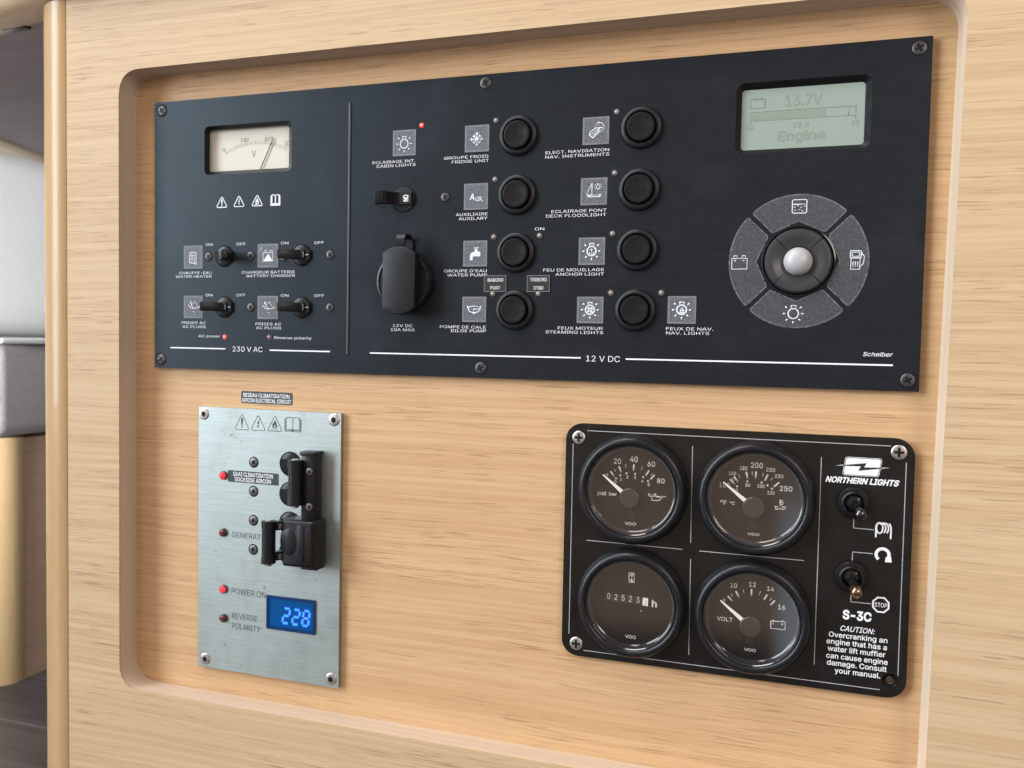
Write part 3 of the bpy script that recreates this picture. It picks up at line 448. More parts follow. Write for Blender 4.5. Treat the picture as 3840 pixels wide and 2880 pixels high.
# printed legends of the big panel: (words, left, right, baseline, capital height) in millimetres
TEXT_MAIN = [
    [('ON', 36.5, 41.3, -85.3, 1.48)],
    [('OFF', 57.7, 63.9, -85.4, 1.48)],
    [('ON', 87.5, 92.4, -85.4, 1.48)],
    [('OFF', 109.1, 115.2, -85.6, 1.48)],
    [('CHAUFFE-EAU', 17.8, 40.7, -101.7, 1.48), ('WATER HEATER', 15.2, 40.7, -103.8, 1.48)],
    [('CHARGEUR BATTERIE', 61.5, 96.8, -101.7, 1.48), ('BATTERY CHARGER', 64.8, 96.8, -103.8, 1.48)],
    [('ON', 36.5, 41.4, -114.8, 1.48)],
    [('OFF', 57.9, 64.1, -114.8, 1.48)],
    [('ON', 87.8, 92.7, -115.0, 1.48)],
    [('OFF', 109.4, 115.6, -115.1, 1.48)],
    [('PRISES AC', 19.6, 36.6, -131.1, 1.48), ('AC PLUGS', 20.1, 36.6, -133.4, 1.48)],
    [('PRISES AC', 71.0, 88.0, -131.3, 1.48), ('AC PLUGS', 71.3, 88.0, -133.5, 1.48)],
    [('AC power', 31.5, 46.7, -138.8, 1.48)],
    [('Reverse polarity', 83.5, 107.9, -139.0, 1.48)],
    [('230 V AC', 55.5, 75.7, -146.7, 2.9)],
    [('ECLAIRAGE INT.', 144.9, 170.3, -43.1, 1.48), ('CABIN LIGHTS', 147.4, 170.5, -45.2, 1.48)],
    [('GROUPE FROID', 187.1, 211.9, -42.8, 1.48), ('FRIDGE UNIT', 191.5, 212.3, -45.0, 1.48)],
    [('AUXILIAIRE', 194.2, 212.0, -72.6, 1.48), ('AUXILARY', 195.9, 212.0, -74.8, 1.48)],
    [('ON', 238.0, 243.0, -81.1, 1.48)],
    [("GROUPE D'EAU", 188.1, 212.2, -102.1, 1.48), ('WATER PUMP', 189.9, 212.4, -104.3, 1.48)],
    [('12V DC', 158.3, 170.1, -131.3, 1.48), ('10A MAX', 157.1, 171.5, -133.5, 1.48)],
    [('POMPE DE CALE', 186.1, 212.2, -131.6, 1.48), ('BILGE PUMP', 192.6, 212.3, -133.6, 1.48)],
    [('ELECT. NAVIGATION', 242.9, 275.7, -42.8, 1.48), ('NAV. INSTRUMENTS', 242.8, 275.8, -45.0, 1.48)],
    [('ECLAIRAGE PONT', 246.6, 275.1, -72.6, 1.48), ('DECK FLOODLIGHT', 243.8, 275.0, -74.8, 1.48)],
    [('FEU DE MOUILLAGE', 243.0, 274.5, -102.1, 1.48), ('ANCHOR LIGHT', 249.5, 274.6, -104.3, 1.48)],
    [('FEUX MOTEUR', 251.3, 274.6, -131.5, 1.48), ('STEAMING LIGHTS', 244.9, 274.8, -133.6, 1.48)],
    [('FEUX DE NAV.', 306.2, 328.8, -131.2, 1.48), ('NAV. LIGHTS', 306.3, 326.9, -133.3, 1.48)],
    [('12 V DC', 266.4, 283.7, -147.4, 2.9)],
]
# gauge faces, each measured from its own gauge centre
DIALS = {
1 : {'text': [('20', -9.62, -5.93, 12.32, 2.66), ('40', -1.42, 2.44, 13.8, 2.78), ('60', 7.29, 11.06, 12.05, 2.55), ('80', 12.17, 15.92, 4.13, 2.36), ('0', -13.68, -12.28, 5.65, 1.43), ('psi', -17.57, -13.14, -3.84, 1.98), ('bar', -11.65, -7.7, -3.76, 1.72), ('0', -9.07, -7.98, 2.66, 1.41), ('1', -6.19, -5.34, 4.02, 1.38), ('2', -3.11, -2.04, 5.42, 1.4), ('3', 0.74, 1.76, 5.55, 1.39), ('4', 4.39, 5.46, 3.95, 1.3), ('5', 7.64, 8.69, 2.32, 1.4), ('VDO', -3.19, 2.32, -17.88, 1.44)], 'thick': [((-11.14, 8.4), (-9.28, 5.98)), ((-6.91, 11.24), (-5.72, 8.3)), ((0.56, 12.68), (0.46, 9.41)), ((8.22, 10.09), (6.63, 7.44)), ((10.98, 7.99), (8.9, 5.66))], 'thin': [((-9.47, 9.84), (-8.44, 8.22)), ((-3.69, 12.42), (-3.19, 10.37)), ((4.89, 11.85), (4.28, 9.92)), ((10.0, 8.72), (8.95, 7.33))], 'dots': [(-8.27, 5.03), (-6.13, 6.68), (-3.04, 7.9), (1.3, 7.97), (5.33, 6.65), (7.7, 4.79)], 'needle': ((-14.66, 6.65), (-5.32, -0.72)), 'hub': ((-1.09, -4.22), 4.94), 'tri': [(-2.1, -13.48), (1.35, -13.2), (-0.49, -10.47)], 'icon': [[(10.21, -2.5), (8.3, -1.41), (8.2, -2.38), (9.88, -3.05), (9.83, -4.59), (13.4, -4.54), (15.29, -2.43), (16.62, -2.11), (16.38, -2.57)], [(11.17, -2.43), (13.34, -2.57), (15.29, -2.3)], [(10.71, -1.45), (12.23, -1.43)], [(11.45, -1.49), (11.43, -2.41)], [(9.86, -2.52), (11.39, -2.5), (13.36, -3.01), (14.85, -2.24)]]} ,
2 : {'text': [('105', -16.93, -11.8, 4.29, 2.26), ('140', -12.61, -9.24, 10.4, 1.75), ('180', -7.65, -4.12, 13.1, 1.9), ('200', -2.57, 2.97, 14.54, 2.5), ('220', 4.53, 8.56, 13.24, 1.69), ('230', 8.4, 12.37, 10.48, 1.61), ('250', 10.85, 16.58, 4.47, 2.3), ('80', -4.86, -2.52, 5.3, 1.45), ('100', 0.7, 3.97, 5.26, 1.58), ('120', 5.32, 8.68, 2.4, 1.52), ('40', -10.52, -8.15, 2.77, 1.3), ('°F', -16.29, -13.22, -4.13, 2.1), ('°C', -11.8, -9.39, -3.86, 1.51), ('VDO', -3.2, 2.33, -17.83, 1.17)], 'thick': [((-11.93, 8.43), (-9.76, 6.08)), ((-10.18, 9.8), (-8.25, 7.28)), ((-4.54, 12.42), (-3.83, 9.18)), ((-0.03, 12.87), (-0.16, 9.59)), ((5.34, 11.71), (4.1, 8.64)), ((10.61, 8.37), (8.24, 6.03))], 'thin': [((-11.09, 9.01), (-10.0, 7.56)), ((-8.16, 11.02), (-7.3, 9.19)), ((-1.94, 12.82), (-1.69, 10.76)), ((3.34, 12.29), (2.91, 10.43)), ((7.64, 10.47), (6.64, 8.89))], 'dots': [(-8.65, 5.16), (-3.98, 7.81), (2.65, 7.75), (5.3, 6.62), (7.39, 5.17)], 'needle': ((-15.05, 7.05), (-5.07, -0.61)), 'hub': ((-0.65, -4.28), 5.14), 'tri': [(-2.17, -13.64), (1.35, -13.34), (-0.53, -10.89)], 'icon': [[(11.28, 0.22), (11.4, -3.34)], [(11.45, -0.24), (12.69, -0.27)], [(11.48, -1.15), (13.09, -1.15)], [(11.51, -2.06), (12.75, -2.05)], [(8.64, -3.08), (9.59, -3.48), (10.52, -3.01)], [(12.22, -3.08), (13.16, -3.28), (14.27, -2.92)], [(9.05, -4.24), (10.19, -4.43), (11.31, -4.06), (12.63, -4.32), (13.93, -3.94)]]} ,
3 : {'text': [('0', -12.22, -10.76, 1.05, 2.93), ('2', -8.63, -7.08, 0.81, 2.94), ('5', -4.93, -3.39, 0.81, 2.93), ('2', -1.21, 0.32, 0.72, 3.01), ('3', 2.58, 4.1, 0.56, 2.96), ('h', 10.2, 12.76, -0.5, 3.23), (',', 4.52, 5.32, -3.18, 1.57), ('VDO', -2.77, 2.76, -17.79, 1.63)], 'thick': [], 'thin': [], 'dots': [], 'icon': [[(-1.41, 15.24), (1.15, 15.33), (1.15, 10.53), (-1.41, 10.42), (-1.41, 15.24)]], 'hg': [[(-1.06, 14.77), (0.83, 14.84), (-0.09, 12.97)], [(-0.21, 12.75), (0.93, 10.97), (-1.09, 10.88)]], 'cell': [(5.69, 3.49), (8.31, 3.49), (8.33, -0.54), (5.66, -0.43)], 'cell2': [(6.53, -0.08), (7.72, 2.16)], 'win': [(-13.23, 3.49), (5.6, 3.69), (5.69, -0.09), (-13.27, -0.23)]} ,
4 : {'text': [('10', -10.39, -7.14, 13.36, 2.18), ('12', -1.69, 1.52, 14.71, 2.16), ('14', 6.59, 9.84, 13.56, 2.0), ('16', 11.87, 15.19, 5.24, 2.19), ('8', -13.69, -12.48, 5.65, 1.77), ('VOLT', -16.19, -8.77, -3.37, 1.92), ('VDO', -3.06, 2.43, -16.63, 1.34)], 'thick': [((-11.43, 9.09), (-9.13, 6.7)), ((-7.69, 11.78), (-6.04, 8.88)), ((-0.42, 13.51), (-0.39, 10.24)), ((6.84, 11.69), (5.41, 8.84)), ((10.45, 9.21), (8.44, 6.77))], 'thin': [((-9.91, 10.36), (-8.8, 8.73)), ((-4.3, 12.93), (-3.78, 10.96)), ((3.71, 13.0), (3.16, 10.92)), ((9.09, 10.34), (7.96, 8.73))], 'dots': [], 'needle': ((-14.71, 6.84), (-4.7, -0.96)), 'hub': ((-0.45, -4.38), 4.98), 'tri': [(-2.32, -12.74), (1.34, -12.47), (-0.62, -10.09)], 'icon': [[(8.87, -0.82), (15.37, -0.43), (15.34, -4.24), (8.9, -4.32), (8.87, -0.82)], [(9.62, -0.33), (10.37, -0.27)], [(13.85, -0.13), (14.61, -0.12)], [(9.55, -1.98), (10.39, -1.96)], [(13.64, -1.8), (14.55, -1.81)], [(14.08, -1.35), (14.11, -2.31)]]} ,
}

# ================================================================== the setting
BACK = -3.0; FRONT = 13.0          # recess floor and cabinet face, measured from the panel faces
fl = MB().flat([[(-2500, -700), (1500, -700), (1500, 1600), (-2500, 1600)]], 0)
for v in fl.bm.verts: v.co = (v.co.x, -590, -v.co.y)
tag(fl.build('floor', 'floor', None, (0, -590, 0)), kind='structure')
wl = MB().box((-1160, 400, -700), (20, 1980, 2600)); tag(wl.build('wall', 'wall_paint', None, (-1160, 400, -700)), kind='structure')

# ================================================================== cabinet
cab = empty('cabinet', (180, -590, 13), 'pale oak cabinet with a rounded post and a deep recess holding the panels', 'cabinet')
HOLE = [(-16.2, -351.2), (425.4, -351.2), (430.3, 16.1), (-16.2, 16.1)]
hole = [(x + 1.4, y) for x, y in rpoly(HOLE, 15, 8)]
MB().plate([[(-53.6, -585), (760, -585), (760, 61), (-53.6, 61)], hole[::-1]], 11.9, FRONT).build('front_panel', 'oak_front', cab, (180, -140, 12))
# solid lip round the recess, let in behind the face veneer
lin = rpoly([(HOLE[0][0] - .2, HOLE[0][1] - .2), (HOLE[1][0] + .2, HOLE[1][1] - .2), (HOLE[2][0] + .2, HOLE[2][1] + .2), (HOLE[3][0] - .2, HOLE[3][1] + .2)], 15, 8)
lm = MB(); rings = []
for k, h, dx in ((1., BACK + .02, 0.), (1., 11.88, 1.35), (1.16, 11.88, 0.), (1.16, BACK + .02, 0.)): rings.append([lm.bm.verts.new((206 + (x - 206) * k + dx, -167.5 + (y + 167.5) * k, h)) for x, y in lin])
for q in range(4):
    for k in range(len(lin)): lm.bm.faces.new((rings[q][k], rings[q][(k + 1) % len(lin)], rings[(q + 1) % 4][(k + 1) % len(lin)], rings[(q + 1) % 4][k]))
recalc(lm).build('recess_lining', 'oak_lip', cab, (205, -168, 5))
MB().plate([rrect(-70, -405, 480, 70, 0), rrect(32, -48, 98, -12, 2)[::-1]], BACK - 12, BACK).build('recess_back', 'oak_back', cab, (205, -168, -9))
# rounded corner post: front flat, then a quarter round into the side
prof = [(-54, 11.2), (-54.6, 12.6), (-56, 13.4), (-61, 13.6)] + [(-61 - 24 * math.sin(t), -10.4 + 24 * math.cos(t)) for t in [k * math.pi / 2 / 16 for k in range(1, 17)]] + [(-85, -30), (-54, -30)]
ps = MB(); a = [ps.bm.verts.new((x, -589, h)) for x, h in prof]; b = [ps.bm.verts.new((x, 61.3, h)) for x, h in prof]; n = len(prof)
for k in range(n): ps.bm.faces.new((a[k], a[(k + 1) % n], b[(k + 1) % n], b[k]))
ps.bm.faces.new(a[::-1]); ps.bm.faces.new(b); recalc(ps)
ps.build('corner_post', 'beech', cab, (-68, -200, 0))
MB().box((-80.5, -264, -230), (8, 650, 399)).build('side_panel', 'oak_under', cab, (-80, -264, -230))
# worktop: a board edged with a rounded solid nosing
top_out = [(760, 24), (-50, 24), (-112, 9), (-365, -57), (-402, -140), (-520, -460), (760, -460)]
def inset(poly, d):
    out = []; m = len(poly)
    for i in range(m):
        a, b, c = Vector(poly[i - 1]), Vector(poly[i]), Vector(poly[(i + 1) % m]); e0 = (b - a).normalized(); e1 = (c - b).normalized()
        n0 = Vector((-e0.y, e0.x)); n1 = Vector((-e1.y, e1.x)); k = (n0 + n1); k = k / k.dot(n0); out.append(tuple(b + k * d))
    return out
def slab(poly, y0, y1, name, m, bevel=0., hole=None):
    mb = MB().plate([poly] + ([hole] if hole else []), y0, y1, bevel)
    for v in mb.bm.verts: v.co = (v.co.x, v.co.z, v.co.y)
    recalc(mb); return mb.build(name, m, cab, (100, y0, -150))
tin = inset(top_out, 22)
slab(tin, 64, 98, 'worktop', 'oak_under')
nos = slab(top_out, 61.5, 101, 'worktop_edging', 'beech_edge', 9., inset(top_out, 30)[::-1])

MB().box((-127, 62.5, -18), (20, 3, 5), None, .6).build('catch', 'black_plastic', cab, (-127, 62, -18))
# ================================================================== bench behind
bench = empty('bench', (-760, -590, -520), 'low upholstered bench with white top and shade-darkened taupe front beyond the cabinet', 'bench')
bb = MB(); P2 = [(-1140, -1500), (-1140, -391), (-612, -391)] + [(-612 + 32 * math.sin(t), -423 + 32 * math.cos(t)) for t in [k * math.pi / 2 / 10 for k in range(1, 11)]]
post = P2[2:] + [(-580, -428), (-612, -428)]
def upright(poly, y0, y1, name, m, parent, loc):
    mb = MB().plate([poly], y0, y1)
    for v in mb.bm.verts: v.co = (v.co.x, v.co.z, v.co.y)
    recalc(mb); return mb.build(name, m, parent, loc)
upright([(-1140, -1500), (-582, -1500), (-582, -428.5), (-612.5, -428.5), (-612.5, -393), (-1140, -393)], -589.5, -272, 'base_panel', 'oak_bench', bench, (-800, -590, -800))
upright(post, -589.5, -270, 'corner_post', 'beech_bench', bench, (-600, -590, -410))
MB().box((-856, -209, -945), (572, 118, 1130), bevel=16, seg=5).build('seat_front', 'leather_shaded', bench, (-860, -209, -945))
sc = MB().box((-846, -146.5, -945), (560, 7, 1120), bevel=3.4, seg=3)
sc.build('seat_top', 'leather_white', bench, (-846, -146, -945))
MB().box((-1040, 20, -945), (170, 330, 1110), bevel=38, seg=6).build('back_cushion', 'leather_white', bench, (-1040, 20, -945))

# ================================================================== shared small parts
def led(parent, x, y, lit, r=1.35, name='indicator_light', collar=True, off='led_clear'):
    loc = (x, y, 0)
    o = MB().lathe([(0, .75), (r * .45, .7), (r * .8, .4), (r * .95, .02)], x, y, 20).build(name, 'led_red_lit' if lit else off, parent, loc)
    if lit: o['label'] = 'indicator glowing red'; MB().lathe([(0, .84), (r * .3, .82), (r * .42, .74)], x + .15, y + .1, 14).build('lamp_core', 'led_hot', o, loc)
    if collar: MB().lathe([(r * .95, .03), (r * 1.0, .28), (r * 1.22, .3), (r * 1.38, .02)], x, y, 24).build('collar', 'led_collar', o, loc)
    return o
def cross_screw(parent, x, y, r, m, ang=20., kind='pozi', name='screw', h=0., sink=True):
    loc = (x, y, h)
    o = MB().lathe([(0, .55), (r * .78, .53), (r * .93, .40), (r, .15), (r, -.6)], x, y, 28, h).build(name, m, parent, loc)
    rot = Matrix.Rotation(math.radians(ang), 4, 'Z')
    s = MB()
    if kind == 'pozi':
        a, b = r * .62, r * .17
        cross = [(a, -b), (a, b), (b, b), (b, a), (-b, a), (-b, b), (-a, b), (-a, -b), (-b, -b), (-b, -a), (b, -a), (b, -b)]
        pts = [rot @ Vector((px, py, 0)) for px, py in cross]
    else:
        pts = [rot @ Vector((r * (.56 if k % 2 else .38) * math.cos(k * math.pi / 6), r * (.56 if k % 2 else .38) * math.sin(k * math.pi / 6), 0)) for k in range(12)]
    s.flat([[(x + p.x, y + p.y) for p in pts]], h + .60).build('drive_slot', 'black_deep', o, loc)
    if sink: MB().lathe([(r * 1.02, .03), (r * 1.18, .05), (r * 1.26, .02)], x, y, 28, h).build('countersink', 'black_deep', o, loc)
    return o
def label_text(parent, rows, name='lettering', m='ink', h=.09, bold=.0):
    mb = MB(); cx = sum(r[1] for r in rows) / len(rows); cy = rows[0][3]
    for t, x0, x1, yb, cap in rows: mb.text(t, x0, x1, yb, cap, h, bold)
    return mb.build(name, m, parent, (cx, cy, h), smooth=0)

# ================================================================== the big distribution panel
PAN = empty('electrical_panel', (210, -78.7, 0), 'wide black brushed metal switch panel with push buttons and a small display', 'electrical panel')
VO = rrect(35.3, -44.2, 94.0, -16.2, 3.0); LO = rrect(336.4, -47.8, 396.0, -14.6, 4.0)
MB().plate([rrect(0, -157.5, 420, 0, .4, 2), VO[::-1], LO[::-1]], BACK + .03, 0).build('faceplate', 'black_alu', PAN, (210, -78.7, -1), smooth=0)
# the groove between the two halves, shaped as a paler raised rib to catch light
MB().plate([rrect(130.2, -147.1, 131.5, -9.0, .6, 4)], .02, .5, .2).build('groove_rib', 'key_black', PAN, (130.8, -78, 0))
# --- voltmeter
def funnel(outer, inner, h0, h1):
    mb = MB(); a = [mb.bm.verts.new((x, y, h0)) for x, y in outer]; b = [mb.bm.verts.new((x, y, h1)) for x, y in inner]; n = len(a)
    for k in range(n): mb.bm.faces.new((a[k], a[(k + 1) % n], b[(k + 1) % n], b[k]))
    return mb
vm = funnel(rrect(35.35, -44.15, 93.95, -16.25, 3), rrect(36.8, -41.8, 90.4, -17.8, 1.2), -.02, -3.0).build('voltmeter', 'black_plastic', PAN, (65, -30, 0))
MB().box((64, -30, -5.6), (62, 32, 1)).build('dial', 'dial_paper', vm, (64, -30, -8))
sc = MB(); CX, CY, RR = 67.0, -71.0, 44.4
for k in range(31):
    f = k / 30; a = math.radians(116.8 - 53.0 * f); ln = 3.2 if k % 10 == 0 else (1.9 if k % 5 == 0 else 1.5)
    if k in (1, 2, 4) or True: sc.stroke([(CX + (RR - .4) * math.cos(a), CY + (RR - .4) * math.sin(a)), (CX + (RR + ln) * math.cos(a), CY + (RR + ln) * math.sin(a))], .22 if k % 5 else .3, -5.04)
for t, x0, x1, y, c in (('0', 44.6, 46.5, -30.2, 2.2), ('100', 57.2, 62.6, -25.2, 2.2), ('200', 73.3, 79.2, -25.4, 2.2), ('300', 86.4, 92.2, -28.6, 2.2), ('V', 64.8, 67.6, -34.2, 3.8)): sc.text(t, x0 - .6, x1 - .6, y, c, -5.04)
sc.build('scale', 'dial_ink', vm, (67, -30, -7.4), smooth=0)
MB().tube([(79.3, -24.0, -4.3), (69.0, -44.5, -4.3)], .28).build('needle', 'dial_ink', vm, (75, -33, -6))
MB().flat([rrect(36.9, -41.7, 90.3, -17.9, 1.1)], -3.1).build('window', 'clear_glass', vm, (64, -30, -4))
# --- display
lc = funnel(rrect(336.45, -47.75, 395.95, -14.65, 4), rrect(338.8, -45.4, 393.2, -17.2, 1.6), -.02, -2.8).build('display', 'black_plastic', PAN, (366, -31, 0))
MB().flat([rrect(337.8, -46.4, 394.2, -16.4, 1.0)], -2.9).build('screen', 'lcd', lc, (366, -31, -2.9))
d = MB()
d.text('13.7V', 358.3, 374.7, -25.8, 5.0, -2.82, .012); d.text('Engine', 355.4, 376.6, -41.7, 4.2, -2.82, .02)
d.text('10', 341.1, 344.6, -35.9, 2.2, -2.82, .01); d.text('12.5', 362.2, 369.2, -35.9, 2.2, -2.82, .01); d.text('15', 387.8, 391.0, -36.2, 2.2, -2.82, .01)
for rc in ((342.9, -31.8, 389.3, -27.7), (342.7, -25.8, 349.4, -21.8)): d.stroke([(rc[0], rc[1]), (rc[2], rc[1]), (rc[2], rc[3]), (rc[0], rc[3])], .42, -2.8, True)
d.flat([rrect(343.5, -31.2, 376.5, -28.3, 0)], -2.81); d.flat([rrect(344, -21.6, 345.4, -20.8, 0)], -2.81); d.flat([rrect(346.9, -21.6, 348.3, -20.8, 0)], -2.81)
d.stroke([(386.3, -31.6), (386.3, -29)], .3, -2.8); d.stroke([(342.9, -31.8), (342.9, -33.2)], .3, -2.8); d.stroke([(389.3, -31.8), (389.3, -33.2)], .3, -2.8)
d.build('readout', 'lcd_ink', lc, (366, -31, -2.8), smooth=0)
# --- warning signs
def tri(x0, y0, x1, y1, r=.8): return rpoly([(x0, y0), (x1, y0), ((x0 + x1) / 2, y1)], r, 4)
FLAME = [(0, .0), (.25, .02), (.36, .2), (.30, .42), (.24, .36), (.22, .62), (.08, .82), (.04, 1.05), (-.1, .8), (-.12, .62), (-.22, .72), (-.24, .45), (-.34, .5), (-.36, .2), (-.25, .02)]
BOLT = [(.12, 1.0), (-.18, .42), (.02, .46), (-.08, .12), (-.17, .16), (-.04, -.14), (.10, .18), (.01, .15), (.17, .62), (-.02, .58), (.24, 1.0)]
def warning(parent, kind, x0, y0, x1, y1, m, lw, name='warning_sign'):
    mb = MB(); cx = (x0 + x1) / 2; h = y1 - y0; b = y0 + h * .14; s = h * .52
    mb.stroke(tri(x0, y0, x1, y1), lw, .07, True)
    if kind == 'mark': mb.flat([[(cx - .09 * s, b + .28 * s), (cx + .09 * s, b + .28 * s), (cx + .14 * s, b + 1.05 * s), (cx + .07 * s, b + 1.16 * s), (cx - .07 * s, b + 1.16 * s), (cx - .14 * s, b + 1.05 * s)]], .08); mb.flat([circ(cx, b + .08 * s, .11 * s, 14)], .08)
    if kind == 'bolt': mb.flat([[(cx + p[0] * s, b + .14 * s + p[1] * s) for p in BOLT]], .08)
    if kind == 'flame':
        mb.flat([[(cx + p[0] * s, b + .1 * s + p[1] * s) for p in FLAME], [(cx + p[0] * s, b + .1 * s + p[1] * s) for p in [(-.14, .1), (.14, .1), (.16, .24), (0, .38), (-.16, .24)]][::-1]], .08)
        mb.stroke([(cx - .5 * s, b - .02 * s), (cx + .5 * s, b - .02 * s)], lw * .7, .07)
    return mb.build(name, m, parent, (cx, b, 0), smooth=0)
def book(parent, x0, y0, x1, y1, m, lw, small=True):
    mb = MB(); w_ = x1 - x0; h = y1 - y0; cx = (x0 + x1) / 2
    f = lambda u, v: (x0 + u * w_, y0 + v * h)
    if small:
        mb.flat([[f(0, 0), f(1, 0), f(1, .84), f(.88, .98), f(.60, 1), f(.5, .92), f(.40, 1), f(.12, .98), f(0, .84)], [f(.18, .2), f(.45, .2), f(.45, .9), f(.36, .93), f(.18, .9)][::-1], [f(.55, .2), f(.82, .2), f(.82, .9), f(.64, .93), f(.55, .9)][::-1]], .07)
        for u in (.06, .94): mb.stroke([f(u, .05), f(u, .8)], .01, .07)
    else:
        for pts in ([f(.5, .06), f(.42, .14), f(.1, .13), f(.1, .96), f(.3, 1), f(.43, .98), f(.5, .9), f(.57, .98), f(.7, 1), f(.9, .96), f(.9, .13), f(.58, .14), f(.5, .06)], [f(.5, .9), f(.5, .1)], [f(.1, .9), f(.05, .9), f(.05, .08), f(.44, .07), f(.5, 0), f(.56, .07), f(.95, .08), f(.95, .9), f(.9, .9)], [f(.05, .84), f(0, .84), f(0, 0), f(1, 0), f(1, .84), f(.95, .84)]): mb.stroke(pts, lw, .07)
    return mb.build('manual_sign', m, parent, (cx, y0, 0), smooth=0)
warning(PAN, 'mark', 43.8, -63.3, 51.4, -56.9, 'ink', .55); warning(PAN, 'bolt', 55.6, -63.2, 63.2, -56.8, 'ink', .55); warning(PAN, 'flame', 67.8, -63.2, 75.4, -56.8, 'ink', .55)
book(PAN, 80.5, -63.4, 86.9, -57.1, 'ink', .4)
# --- lettering, one piece per printed legend
for rows in TEXT_MAIN: label_text(PAN, rows, bold=-.004)
for a, b, y in ((11.5, 50.4, -145.3), (80.5, 119.7, -145.5), (144.6, 263.6, -145.75), (286.6, 408.8, -145.8)):
    MB().flat([rrect(a, y - .36, b, y + .36, 0)], .07).build('printed_line', 'ink', PAN, ((a + b) / 2, y, 0), smooth=0)
MB().text('Scheiber', 395.9, 408.8, -141.9, 1.85, .08, .004, .3).build('maker_lettering', 'ink', PAN, (402, -141, 0), smooth=0)
